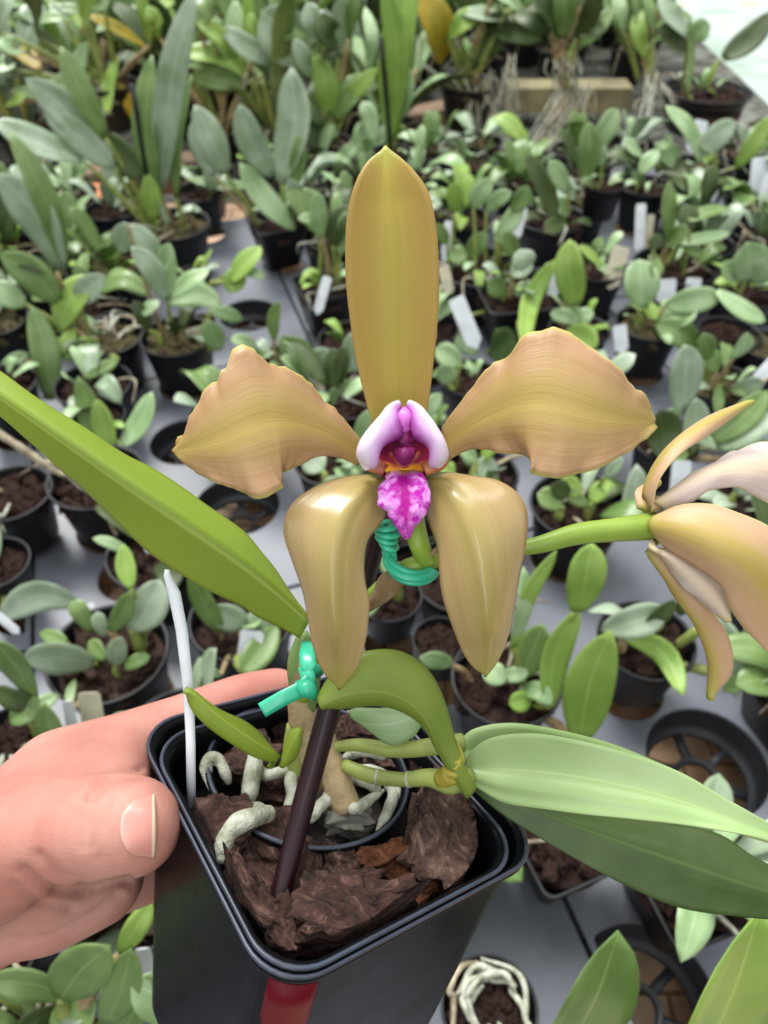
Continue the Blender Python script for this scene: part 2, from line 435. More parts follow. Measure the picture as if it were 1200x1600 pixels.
def bark_fill(seed, n=30):
    rnd = random.Random(seed); V = []; F = []
    for k in range(n):
        r = .80*math.sqrt(rnd.random()); a = rnd.random()*6.28
        v, f = chip_mesh(rnd.uniform(.28, .6), rnd.uniform(.2, .36), rnd.uniform(.1, .2), seed*50+k, .3)
        m = Matrix.Rotation(rnd.random()*6.28, 3, 'Z') @ Matrix.Rotation(rnd.uniform(-.6, .6), 3, 'X') @ Matrix.Rotation(rnd.uniform(-.5, .5), 3, 'Y')
        kk = len(V); V += [m @ q+Vector((r*math.cos(a)*.95, r*math.sin(a)*.95, -.27+rnd.uniform(-.08, .08)+.08*(1-r))) for q in v]
        F += [tuple(i+kk for i in ff) for ff in f]
    v, f = lathe([(.0, -.30), (.5, -.30), (.88, -.32), (.87, -.5)], 24); kk = len(V); V += v; F += [tuple(i+kk for i in ff) for ff in f]
    return V, F
ME_bark = [as_mesh('potting_bark', bark_fill(s), [M_bark, M_bark2, M_bark, M_moss][s]) for s in range(4)]

# ------------------------------------------------------------------ background potted orchids
RIMZ = 0.065
def put_pot(t, kind, r, bk, rot=0.0):
    o = bpy.data.objects.new('pot', ME_square if kind == 's' else ME_round); COL.objects.link(o); o.parent = t
    o.location = (0, 0, 0); o.scale = (r, r, min(r, .046)); o.rotation_euler.z = rot
    if bk is not None:
        b = bpy.data.objects.new('potting_bark', ME_bark[bk]); COL.objects.link(b); b.parent = t
        b.scale = (r, r, r); b.rotation_euler.z = rot+random.random()*.2 if kind == 's' else random.random()*6
GRP = 'potted orchids on the bench'
def rosette(t, c, r, n, rnd, pal, lmin=.02, lmax=.045, e0=.15, e1=1.1, wf=.42, nm='leaf', seg=8):
    for k in range(n):
        a = rnd.random()*6.283; e = rnd.uniform(e0, e1); Lg = rnd.uniform(lmin, lmax)
        d = Vector((math.cos(a)*math.cos(e), math.sin(a)*math.cos(e), math.sin(e))); h = Vector((math.cos(a), math.sin(a), 0))
        B = c+h*r*rnd.uniform(.1, .55)+Vector((0, 0, rnd.uniform(-.006, .012)*(Lg/.04)**.5)); T = B+d*Lg+Vector((0, 0, -Lg*rnd.uniform(.05, .4)*math.cos(e)))
        Mi = B+d*Lg*.55+Vector((0, 0, Lg*.06)); nr = Vector((-math.cos(a)*math.sin(e), -math.sin(a)*math.sin(e), math.cos(e)))
        leaf3(nm, [B, Mi, T], Lg*wf*rnd.uniform(.7, 1.25), nr, LM[rnd.choice(pal)], t, fold=rnd.uniform(.1, .35), twist=rnd.uniform(-.5, .5), n=seg, m=4, th=.0011, b0=rnd.uniform(.2, .35), pk=rnd.uniform(.4, .6), p=rnd.uniform(2, 3))
PLACED = []
def plant(label, px, py, wpx, leaves, kind='r', bk=None, z=RIMZ, roots=0, up=0.0, hole=True, group=GRP, stems=True, sd=None, lift=0.0):
    rnd = random.Random(int(px*7+py*13)); c = G(px, py, z); d0 = depth(c); r = wpx/2/FPX*d0
    if bk is None: bk = rnd.choice([0, 0, 1, 2, 3])
    if not leaves and not roots: name, cat = 'plant_pot', 'pot'
    else: name, cat = 'potted_orchid', 'potted plant'
    t = thing(name, label, cat, c, group)
    put_pot(t, kind, r, bk, TR+(R(8)*rnd.uniform(-1, 1)))
    if hole: add_hole(Vector((c.x, c.y, 0)), r*.79+.001)
    dd = d0 if sd is None else sd
    def pt(x, y, off=0.0):
        dy = (py-y); f = .5 if dy > 0 else 0.0
        d = dd*(1-f*dy/FPX)-.012+off
        q = P(x, y, d)
        lo = z+.004+ (0.0)
        if q.z < lo and math.hypot(q.x-c.x, q.y-c.y) < r*1.15: q = G(x, y, lo)
        return q
    PLACED.append((c.x, c.y, r))
    if leaves: rosette(t, c, r, 2 if py > 850 else 5, rnd, sorted({L[3] for L in leaves}))
    bases = []
    for L in leaves:
        b, tp, w, mt = L[0], L[1], L[2], L[3]; bend = L[4] if len(L) > 4 else rnd.uniform(-.08, .08); midp = L[5] if len(L) > 5 else None
        o1 = rnd.uniform(-.006, .006); o2 = o1+rnd.uniform(-.02, .02)
        B = pt(b[0], b[1], o1*.3); T = pt(tp[0], tp[1], o2); Lg = (T-B).length
        if midp: Mi = pt(midp[0], midp[1], (o1+o2)/2-.1*Lg)
        else:
            dx, dy = tp[0]-b[0], tp[1]-b[1]; Mi = pt((b[0]+tp[0])/2-dy*bend, (b[1]+tp[1])/2+dx*bend, (o1+o2)/2-rnd.uniform(.03, .14)*Lg)
        tw = rnd.uniform(-.45, .45); W = w*1.08/FPX*depth(Mi)/math.cos(tw)
        lf_ = leaf3('leaf', [B, Mi, T], W, -VF, LM[mt], t, fold=rnd.uniform(.12, .3), twist=tw, n=10, m=6, th=.0012, b0=rnd.uniform(.2, .35), pk=rnd.uniform(.38, .55), p=rnd.uniform(2, 2.8))
        bases.append(B)
    if stems:
        done = []
        for B in bases:
            if any((B-q).length < .014 for q in done): continue
            done.append(B)
            a = rnd.random()*6.28; s = c+Vector((math.cos(a)*r*.3, math.sin(a)*r*.3, -.018))
            hv = Vector((B.x-c.x, B.y-c.y, 0))
            if hv.length > r*.2: s = c+hv.normalized()*min(hv.length, r*.5)+Vector((0, 0, -.018))
            if (B-s).length > .25: continue
            m_ = s.lerp(B, .5)+Vector((rnd.uniform(-.004, .004), rnd.uniform(-.004, .004), .004))
            k = rnd.random()
            rr = [.0028, .0042, .0018] if k < .5 else [.002, .0024, .0016]
            tube('pseudobulb' if k < .5 else 'stem', [s, m_, B], rr, M_stem if rnd.random() < .7 else M_sheath, t, 7)
    for k in range(roots):
        a = rnd.random()*6.28; q = c+Vector((math.cos(a)*r*.3, math.sin(a)*r*.3, -.004)); pts = [q]
        for s in range(3):
            q = q+Vector((rnd.uniform(-.4, .4)*r+math.cos(a)*r*.3, rnd.uniform(-.4, .4)*r+math.sin(a)*r*.3, (.006, .002, -.012)[s])); pts.append(q)
        tube('root', pts, [.0016, .0018, .0010], M_root if rnd.random() < .6 else M_oldroot, t, 6, wob=.3)
    return t
def plabel(text, x0, y0, x1, y1, wpx, mat=None, z=None, group='plant labels among the pots', d=None, dd=0.0):
    """plant label from its foot (x0,y0) to its top (x1,y1)"""
    A = G(x0, y0, RIMZ-.012 if z is None else z) if d is None else P(x0, y0, d)
    dA = depth(A); B = P(x1, y1, dA*(1+.30*(y1-y0)/FPX)+dd)
    s = (B-A).cross(VF).normalized(); w = wpx/FPX*dA/2; nn = s.cross((B-A).normalized())*.0004
    g = []
    for t_, k in ((0, .15), (.14, 1), (.5, 1), (.93, 1), (1, .8)): g.append([A.lerp(B, t_)+s*(u*w*k)+nn*0 for u in (-1, -.5, 0, .5, 1)])
    o = sheet('plant_label', g, mat or M_label, None, .0009)
    for p in o.data.polygons: p.use_smooth = False
    recenter(o); return tag(o, text, 'label', group)

# PLANTS
plant('round black pot of bark with small glaucous leaves, left of the white label', 168, 1020, 188, [((148,1036),(37,1030),54,'B',.05),((205,985),(250,905),52,'B'),((172,985),(205,925),30,'G'),((205,920),(193,850),28,'L'),((105,1005),(62,988),22,'G'),((180,1040),(190,995),30,'B'),((165,1030),(140,1000),26,'G'),((195,1045),(235,1025),20,'G'),((110,1110),(118,1060),14,'G')], bk=1)
plant('round black pot with two round glaucous leaves under the long leaf', 378, 965, 165, [((345,988),(297,895),34,'G'),((388,975),(332,948),42,'B'),((395,985),(425,948),36,'B'),((378,1050),(433,975),42,'G'),((345,1055),(308,1030),24,'P')], bk=0)
plant('black pot with bright lime upright leaves beneath the second flower', 792, 1060, 172, [((902,955),(925,848),56,'L'),((858,1105),(905,948),46,'L',-.1),((905,1160),(955,985),66,'L',-.05),((800,1010),(818,885),24,'P'),((803,1012),(870,860),26,'L',-.08),((815,1058),(850,975),42,'G'),((705,1040),(655,1028),30,'P'),((790,1065),(760,1040),34,'P'),((830,1090),(795,1100),30,'L'),((825,1050),(780,1055),22,'P')], bk=0, roots=3)
plant('black pot right of the lime leaves with an arching lime leaf', 1010, 1000, 150, [((975,992),(1068,1088),34,'L',0,(1035,1018)),((1040,955),(938,985),48,'B'),((1055,940),(1005,990),30,'D'),((1060,960),(1095,900),30,'D'),((1120,960),(1150,1090),46,'B'),((1165,1060),(1205,1025),44,'L')], bk=2)
plant('round pot of red-brown bark under the two broad leaves', 885, 1300, 172, [], bk=0, kind='s')
plant('round pot overflowing with silvery roots at the bottom edge', 765, 1575, 150, [], bk=0, roots=2)
_t = [o for o in COL.objects if o.get('label', '').startswith('round pot overflowing')][0]; _c = Vector(_t.location); _r = G(840, 1575, RIMZ).x-_c.x
for k in range(9):
    a0 = random.random()*6.28; rr = _r*random.uniform(.35, .85); pts = []
    for i in range(6):
        a = a0+i*random.uniform(.35, .55); pts.append(_c+Vector((math.cos(a)*rr*(1+.1*math.sin(i*2+k)), math.sin(a)*rr*(1+.1*math.cos(i+k)), .002*math.sin(i*1.7+k)+.001*k*.6)))
    tube('root', pts, [.0012, .0018, .0018, .0008], random.choice([M_root, M_root, M_oldroot]), _t, 7, wob=.3)
plant('black pot with a short bark stump and roots at left edge', 15, 770, 128, [], bk=0, roots=2)
plant('black pot of bark crossed by a long dry root', 150, 745, 150, [], bk=0, roots=2)
_t = [o for o in COL.objects if o.get('label', '').startswith('black pot of bark crossed')][0]; _d = depth(Vector(_t.location))-.03
tube('root', [P(-30, 660, _d-.03), P(30, 698, _d-.025), P(85, 735, _d-.015), P(125, 752, _d-.005), P(153, 783, _d)], [.0034, .0032, .0024, .001], M_oldroot, _t, 8, wob=.3)
tube('root', [P(95, 735, _d-.012), P(130, 765, _d), P(140, 770, _d+.01)], [.002, .0014, .0008], M_root, _t, 7, wob=.3)
tube('root', [P(168, 780, _d), P(172, 815, _d-.005), P(190, 850, _d-.01)], [.0014, .0018, .0012], M_oldroot, _t, 7, wob=.3)
plant('black pot half out of frame below the left edge pots', -10, 880, 110, [((0,965),(125,943),46,'B',.03,(60,930))], bk=2)
plant('black pot with pale splayed leaves left of the terracotta petal', 277, 525, 116, [((262,468),(328,422),30,'P'),((262,472),(347,475),38,'P',-.15),((262,468),(205,385),32,'B'),((248,470),(222,492),22,'P'),((258,466),(272,398),22,'P'),((232,515),(208,470),24,'D'),((200,350),(190,395),30,'B'),((330,485),(380,500),20,'P'),((345,545),(325,500),30,'P')], bk=3, roots=3)
plant('mossy pot with tangled white roots and a lime arching leaf', 165, 525, 115, [((90,515),(143,430),50,'L'),((78,625),(50,478),38,'G'),((92,470),(0,398),48,'G'),((88,425),(-8,394),22,'D'),((40,475),(-10,440),36,'P'),((0,580),(45,552),18,'P'),((120,470),(165,430),34,'B'),((110,545),(82,535),30,'G'),((185,560),(130,590),18,'G'),((115,512),(105,565),22,'L')], bk=3, roots=9)
plant('small pot with two upright lime leaves and a chartreuse one', 155, 650, 80, [((148,705),(122,588),38,'G'),((170,712),(150,622),34,'L'),((190,698),(238,612),36,'P'),((100,700),(110,650),20,'G')], bk=2)
plant('large round pot with tall grey-green strap leaves and tan bulbs', 268, 350, 118, [((250,300),(305,-20),44,'B',.06,(268,130)),((240,295),(238,85),44,'G',-.05),((275,310),(300,115),22,'G'),((240,345),(232,272),28,'L'),((225,272),(165,208),40,'D'),((178,258),(40,122),48,'B'),((178,262),(68,172),40,'B'),((130,250),(-10,188),46,'B'),((165,215),(95,72),34,'G')], bk=3, roots=2)
plant('black pot with a broad leaning pale blade, left edge', 60, 440, 90, [((98,425),(-5,270),60,'B',.08),((104,420),(15,205),34,'G',.05),((90,600),(0,560),30,'P')], bk=2)
plant('black square pot with pale blades fanning up above the grate', 432, 345, 88, [((460,358),(374,254),36,'P'),((438,285),(455,105),52,'B'),((425,275),(374,162),42,'B'),((352,272),(304,164),42,'B'),((335,275),(300,190),34,'B'),((462,290),(468,210),24,'G'),((470,320),(452,280),26,'B')], kind='s', bk=0)
plant('square black pot with white label beside the upper sepal', 508, 445, 96, [((502,372),(498,300),26,'P'),((520,382),(546,320),34,'D'),((500,345),(465,342),16,'P'),((530,400),(540,330),24,'P'),((495,440),(480,420),18,'L')], kind='s', bk=2, roots=2)
plant('little seedling pot with one lime upright leaf beside empty grate', 430, 560, 70, [((428,532),(438,470),22,'G'),((438,528),(492,566),42,'G'),((480,588),(515,545),36,'B'),((560,582),(548,520),32,'B'),((505,605),(560,600),24,'P'),((540,640),(590,620),26,'P'),((400,545),(360,530),22,'P')], bk=3)
plant('hidden black pot carrying a bright lime pair of leaves', 300, 430, 60, [((360,440),(408,385),34,'L'),((356,456),(378,420),30,'L'),((380,425),(415,435),16,'P'),((250,420),(200,350),36,'B'),((260,430),(265,380),30,'P')], bk=2)
plant('wide black pot crowded with small pale leaves right of the sepal', 745, 415, 135, [((710,330),(712,283),24,'L'),((740,325),(768,278),28,'P'),((775,370),(815,310),26,'P'),((760,365),(735,405),26,'G'),((800,330),(825,290),26,'G'),((810,400),(790,360),28,'G'),((700,380),(680,350),20,'G'),((730,400),(700,395),28,'G'),((760,330),(800,300),22,'P'),((790,385),(775,345),20,'P')], bk=0, roots=5)
plant('square black pot with glaucous leaves and an arching green blade', 812, 455, 138, [((820,420),(812,390),36,'B'),((790,455),(762,440),30,'G'),((805,460),(832,445),22,'P'),((818,545),(868,405),28,'L',-.1),((785,565),(775,515),44,'G'),((690,510),(745,555),34,'P'),((800,430),(825,405),30,'B')], kind='s', bk=0, roots=3)
plant('black pot with a dark hanging blade behind the right petal plants', 862, 340, 110, [((868,348),(820,238),34,'D'),((888,300),(858,250),28,'P'),((852,362),(885,345),30,'D'),((872,310),(885,340),22,'P')], bk=0, roots=3)
plant('tall thin black pot holding two upright oval leaves', 943, 287, 66, [((912,285),(920,190),32,'G'),((928,238),(966,170),30,'P'),((940,260),(945,225),14,'P')], bk=0, z=.11, roots=3)
plant('low black pot with one broad upright lime leaf and rosette', 905, 515, 95, [((900,478),(890,374),40,'L'),((905,385),(942,418),16,'L'),((905,505),(885,480),28,'P'),((905,500),(928,488),24,'P'),((930,545),(885,515),40,'L'),((905,505),(860,490),20,'P')], bk=2)
plant('black pot with big pinkish round leaf and white tag', 1015, 505, 104, [((1005,480),(998,405),52,'P'),((1040,478),(1128,462),36,'P'),((1120,455),(1197,502),34,'P'),((1040,505),(1090,485),34,'P'),((1025,505),(1098,545),40,'G'),((1025,500),(1012,470),24,'L'),((1020,430),(1028,405),24,'G')], bk=3)
plant('large black pot with bark and rosette of mixed green leaves', 1055, 415, 128, [((1045,375),(1046,282),30,'G'),((1062,380),(1142,364),20,'P'),((1068,385),(1098,398),28,'G'),((1078,360),(1072,320),28,'D'),((1040,385),(1072,350),24,'G'),((1075,345),(1140,325),20,'G'),((1020,390),(1030,365),22,'D')], bk=0, roots=2)
plant('black pot of bark with a cream label behind the lime leaf', 930, 415, 100, [((925,400),(940,370),18,'G'),((950,430),(930,410),16,'P')], bk=0)
plant('pot at the right edge with fan of pale rounded leaves', 1165, 455, 100, [((1165,440),(1168,378),52,'P'),((1158,438),(1130,410),28,'P'),((1172,440),(1215,400),36,'P'),((1160,440),(1120,445),14,'L'),((1180,445),(1220,430),18,'P')], bk=2)
plant('mossy pot with small upright pale leaf near the right edge', 1130, 600, 110, [((1145,560),(1168,520),32,'P'),((1120,580),(1095,545),30,'G'),((1125,600),(1120,650),18,'G'),((1145,610),(1195,600),24,'B'),((1108,560),(1100,520),26,'G')], bk=3, roots=2)
plant('black pot with a single broad oval leaf standing up', 1040, 690, 100, [((1065,642),(1070,538),56,'B'),((1085,700),(1088,622),42,'B'),((1040,720),(1030,640),54,'D'),((1060,650),(1045,640),34,'P'),((1120,700),(1215,650),44,'B'),((1150,720),(1215,690),40,'B'),((1110,690),(1200,610),40,'G')], bk=0, roots=3)
plant('black pot beneath the right petal with short lime leaves', 905, 790, 152, [((925,785),(955,752),24,'L'),((905,775),(880,745),26,'L'),((880,790),(840,770),34,'G'),((920,790),(880,760),20,'G'),((985,840),(995,725),44,'B'),((890,770),(860,760),30,'D'),((945,745),(975,715),20,'B')], bk=0, roots=4)
plant('black pot behind the left petal and lower sepal with pale leaves', 520, 720, 120, [((505,735),(480,705),40,'B'),((530,750),(570,730),26,'P'),((540,750),(500,760),24,'B'),((560,700),(575,640),30,'P')], bk=2)
plant('black pot beside the purple lip with rounded leaves', 745, 740, 130, [((745,765),(765,712),40,'B'),((710,740),(690,730),28,'L'),((745,720),(720,700),22,'P'),((665,650),(690,615),24,'P')], bk=0, roots=2)
plant('pot of bark between the right petal and upper sepal', 735, 590, 100, [((700,600),(690,570),30,'P'),((720,570),(680,545),32,'P')], bk=0)
plant('black pot seen between the two lower sepals', 608, 930, 104, [((610,900),(625,880),20,'P')], bk=0)
plant('black pot beyond the left lower sepal', 690, 1000, 90, [], bk=0)
plant('black pot with leafy clump at left edge above the hand', 15, 1160, 130, [((52,1090),(-10,1000),54,'G'),((62,1100),(-10,1075),34,'D'),((88,1190),(70,1098),46,'G'),((20,1100),(60,1120),50,'G'),((95,1170),(60,1120),30,'P')], bk=2, roots=3)
plant('leafy pot under the hand at the lower left', 60, 1610, 150, [((-20,1530),(120,1560),58,'G',-.06),((95,1560),(172,1478),80,'G'),((165,1600),(205,1480),52,'G'),((190,1620),(240,1520),46,'G'),((188,1490),(238,1408),34,'L'),((90,1640),(150,1550),60,'G'),((30,1620),(90,1575),50,'D')], bk=2, roots=6)
plant('pot with two broad green blades rising at the bottom right', 930, 1720, 120, [((850,1680),(966,1455),112,'G',.06)], bk=2, sd=.36, stems=False)
plant('pot with a broad pale green blade rising at the right bottom corner', 1110, 1790, 130, [((1040,1730),(1185,1425),160,'L',.05)], bk=2, sd=.34, stems=False)
plant('black square pot behind the right petal edge', 1150, 790, 120, [((1150,770),(1190,740),40,'B')], bk=0, kind='s')
plant('empty black pot ring near the right edge', 1140, 520, 96, [], bk=0)
plant('black pot cut by the right edge', 1205, 540, 90, [], bk=3)
plant('black pot at left edge with brown bark', 0, 600, 110, [((30,640),(-10,600),30,'P')], bk=0)
plant('black pot in the gap left of the folded leaf', 560, 1180, 100, [], bk=2)
plant('back-row black pot above the grate at centre left', 310, 300, 76, [((395,290),(290,278),16,'P'),((330,300),(345,250),30,'B')], bk=2)
plant('pot in the right back row with striped pale leaves and white label', 1085, 265, 120, [((1095,255),(1040,165),30,'P',.1),((1090,240),(1150,190),34,'B'),((1060,260),(1025,225),30,'P'),((1075,300),(1030,250),34,'D',.1),((1100,290),(1060,270),40,'B'),((1120,240),(1070,200),22,'P'),((1150,262),(1205,180),26,'L'),((1180,350),(1190,280),50,'B'),((1005,245),(975,215),24,'P'),((1030,230),(1050,215),22,'P')], bk=3, roots=4)
plant('round black pot against the pale floor with a dark blade', 1105, 140, 138, [((1130,92),(1205,18),38,'D'),((1075,55),(1030,-5),44,'B'),((1072,75),(1030,40),50,'D'),((1080,60),(1110,40),30,'P'),((1075,150),(1077,20),9,'G'),((1105,140),(1125,92),10,'L')], bk=2, hole=False, roots=2)
plant('small black pot standing behind the tall thin one', 1010, 290, 84, [((1000,270),(1030,235),22,'P')], bk=2)
add_hole(G(1105, 1190, 0), .047, True); add_hole(G(1010, 1560, 0), .042, True); add_hole(G(390, 492, 0), .040, True)
add_hole(G(352, 372, 0), .038, True); add_hole(G(290, 690, 0), .038, True); add_hole(G(620, 1120, 0), .04, True)
add_hole(G(205, 900, 0), .040, False); add_hole(G(370, 790, 0), .042, True)

# ------------------------------------------------------------------ the rest of the potted seedlings filling the tray cells
LANDM = [((270, 350), 'tall strap-leaved plant'), ((60, 300), 'orange brick'), ((165, 520), 'mossy left pot'), ((120, 640), 'chartreuse-leaved seedling'), ((60, 800), 'long slanting leaf'), ((170, 1000), 'round pot by the hand'),
         ((380, 960), 'tall white label'), ((440, 340), 'grey-leaved fan plant'), ((390, 490), 'open tray grate'), ((520, 440), 'square labelled pot'), ((610, 400), 'upper sepal'), ((740, 400), 'crowded seedling pot'),
         ((860, 420), 'arching lime blade'), ((940, 290), 'tall thin pot'), ((1050, 400), 'big bark pot'), ((1170, 440), 'right-edge fan plant'), ((1080, 580), 'broad upright oval leaf'), ((900, 620), 'right petal'),
         ((340, 650), 'left petal'), ((640, 930), 'lower sepals'), ((800, 1050), 'bright lime-leaved pot'), ((1010, 1000), 'arching-leaf pot'), ((1150, 1000), 'second flower'), ((1100, 1160), 'empty round tray cell'), ((1080, 220), 'back right pots'), ((400, 800), 'open cell under the petal'), ((1020, 1330), 'broad pale leaf')]
CNAME = {'B': 'glaucous', 'G': 'mid-green', 'L': 'lime', 'D': 'dark olive', 'P': 'pale green', 'Y': 'yellow'}
USED = set()
def where(c, words):
    x, y = topx(c); best = min(LANDM, key=lambda q: (q[0][0]-x)**2+(q[0][1]-y)**2); dx, dy = x-best[0][0], y-best[0][1]
    side = ('right of' if dx > 0 else 'left of') if abs(dx) > abs(dy) else ('in front of' if dy > 0 else 'behind')
    far = math.hypot(dx, dy)
    for pre in (('close ' if far < 70 else 'just ' if far < 150 else 'well '), 'further ', 'furthest ', 'half hidden '):
        s = '%s %s%s the %s' % (words, pre, side, best[1])
        if s not in USED: USED.add(s); return s
    s = '%s beyond others %s the %s' % (words, side, best[1]); USED.add(s); return s
CLEAR = [((850, 1470), 120), ((1100, 1160), 105), ((1010, 1560), 100), ((390, 485), 62), ((450, 520), 50), ((352, 372), 40), ((290, 690), 55), ((420, 810), 60), ((240, 800), 50), ((620, 1120), 60), ((830, 900), 45)]
rf = random.Random(12)
def seedlings():
    sp = .094
    for iy in range(-2, 15):
        for ix in range(-13, 13):
            p = TX*(ix*sp+(iy % 2)*sp*.5)+TY*(iy*sp*.92+.02)+Vector((rf.uniform(-.008, .008), rf.uniform(-.008, .008), 0))
            if p.y > 1.36 or p.y < .03: continue
            c = Vector((p.x, p.y, RIMZ-.004)); x, y = topx(c)
            if not (-70 < x < 1270 and 60 < y < 1720): continue
            r = rf.uniform(.038, .043)
            if any(math.hypot(q[0]-p.x, q[1]-p.y) < (q[2]+r)*.93 for q in PLACED): continue
            if any(math.hypot(q[0][0]-x, q[0][1]-y) < q[1] for q in CLEAR): continue
            PLACED.append((p.x, p.y, r)); add_hole(p, r*.79+.001)
            pal = rf.choice(['B', 'G', 'L', 'P', 'D', 'P', 'B', 'G']); n = rf.randint(6, 11)
            word = '%s pot of %s leaves' % (rf.choice(['round', 'small', 'full', 'low']), CNAME[pal])
            t = thing('potted_orchid', where(c, word), 'potted plant', c, GRP)
            put_pot(t, rf.choice('rrrs'), r, rf.choice([0, 0, 1, 2, 3]), TR)
            rosette(t, c, r, n, rf, [pal, pal, rf.choice('BGPD')], .03, .075, .2, 1.25, .36)
            if rf.random() < .30:
                lx, ly = topx(c+Vector((rf.uniform(-.5, .5)*r, rf.uniform(-.3, .5)*r, 0)))
                plabel(where(c, 'white label in %s seedlings' % CNAME[pal]), lx, ly, lx+rf.uniform(-14, 14), ly-rf.uniform(38, 60)*(.6+.0006*ly), rf.uniform(12, 20)*(.5+.0008*ly), rf.choice([M_label, M_label, M_cream]))
            for k in range(rf.randint(1, 4)):
                a = rf.random()*6.28; q = c+Vector((math.cos(a)*r*.3, math.sin(a)*r*.3, -.004)); pts = [q]
                for s in range(3):
                    q = q+Vector((rf.uniform(-.4, .4)*r+math.cos(a)*r*.3, rf.uniform(-.4, .4)*r+math.sin(a)*r*.3, (.008, .002, -.014)[s])); pts.append(q)
                tube('root', pts, [.0015, .0015, .0008], rf.choice([M_root, M_oldroot]), t, 5)
seedlings()
def back_rows():
    for iy in range(10):
        for ix in range(-12, 8):
            Y = 1.50+iy*.17+rf.uniform(-.03, .03); X = ix*.165+(iy % 2)*.08+rf.uniform(-.03, .03)
            if X > .80: continue
            c = Vector((X, Y, .03)); x, y = topx(c)
            if not (-120 < x < 1010): continue
            if 610 < x < 1000 and y > 95: continue
            if any(math.hypot(q[0]-X, q[1]-Y) < .10 for q in PLACED): continue
            PLACED.append((X, Y, .05))
            pal = rf.choice(['B', 'G', 'L', 'P', 'D', 'G']); w = rf.choice(['strap', 'blade-like', 'arching', 'upright'])
            t = thing('potted_orchid', where(c, 'back-row orchid, %s %s leaves' % (w, CNAME[pal])), 'potted plant', c, 'back rows of large potted orchids')
            put_pot(t, 'r', rf.uniform(.045, .06), rf.choice([0, 2, 3]))
            rosette(t, c, .045, rf.randint(9, 13), rf, [pal, pal, rf.choice('GPDBY' if rf.random() < .3 else 'GPB')], .12, .26, .5, 1.45, rf.uniform(.13, .22), seg=10)
            for k in range(4):
                a = rf.random()*6.28; q = c+Vector((math.cos(a)*.02, math.sin(a)*.02, 0))
                tube('pseudobulb', [q, q+Vector((math.cos(a)*.015, math.sin(a)*.015, .05)), q+Vector((math.cos(a)*.03, math.sin(a)*.03, .09))], [.004, .007, .003], rf.choice([M_stem, M_sheath]), t, 6)
            for k in range(rf.randint(1, 4)):
                a = rf.random()*6.28; q = c+Vector((math.cos(a)*.03, math.sin(a)*.03, 0))
                tube('root', [q, q+Vector((math.cos(a)*.04, math.sin(a)*.04, .012)), q+Vector((math.cos(a)*.065, math.sin(a)*.065, -.05))], [.002, .002, .001], rf.choice([M_root, M_oldroot]), t, 5)
build_trays()

# LABELS in the pots
plabel('white label standing in the square pot beside the upper sepal', 495, 492, 512, 432, 15)
plabel('white label lying slanted right of the upper sepal', 745, 545, 712, 465, 26)
plabel('bent top white label just right of the upper sepal', 703, 460, 692, 415, 18, M_cream)
plabel('tall white label right of the sepal edge', 694, 415, 702, 345, 14)
plabel('white label in the pale-leaved crowded pot', 806, 374, 818, 322, 14)
plabel('thin white label behind the crowded pot', 748, 330, 744, 300, 12)
plabel('white label with round top in the arching-blade pot', 862, 472, 872, 415, 18)
plabel('cream label in the bark pot behind the lime leaf', 952, 452, 972, 385, 26, M_cream)
plabel('white label by the tall thin pot', 958, 285, 985, 215, 18)
plabel('white label in the right back row pot', 1080, 240, 1097, 188, 22)
plabel('tall white label left of the large bark pot', 998, 398, 1002, 318, 16)
plabel('grey label behind the tall white one', 1010, 390, 1018, 335, 12, M_cream)
plabel('white disc-like label beside the pinkish leaf', 1040, 475, 1042, 436, 30)
plabel('white label on the pale leaf at right', 1080, 465, 1085, 434, 24)
plabel('round white tag on the mossy pot rim', 972, 552, 968, 508, 22)
plabel('white label cut by the right edge', 1180, 598, 1215, 560, 22)
plabel('pale label sheet at the right edge of the back row', 1190, 300, 1195, 245, 40)
plabel('white label at the far left pot', 30, 990, -5, 960, 14)
plabel('square white label under the long leaf', 385, 1045, 395, 985, 36)
plabel('cream label beside the hand', 148, 1140, 138, 1082, 36, M_cream)
plabel('white label beside the cream one by the hand', 115, 1150, 106, 1095, 18)
plabel('white label under the hand beside the pot wall', 240, 1550, 222, 1482, 26)
plabel('white label stub in the left glaucous pot', 120, 960, 148, 948, 16)
plabel('white label between the flowers in the bark', 1060, 775, 1066, 720, 30)

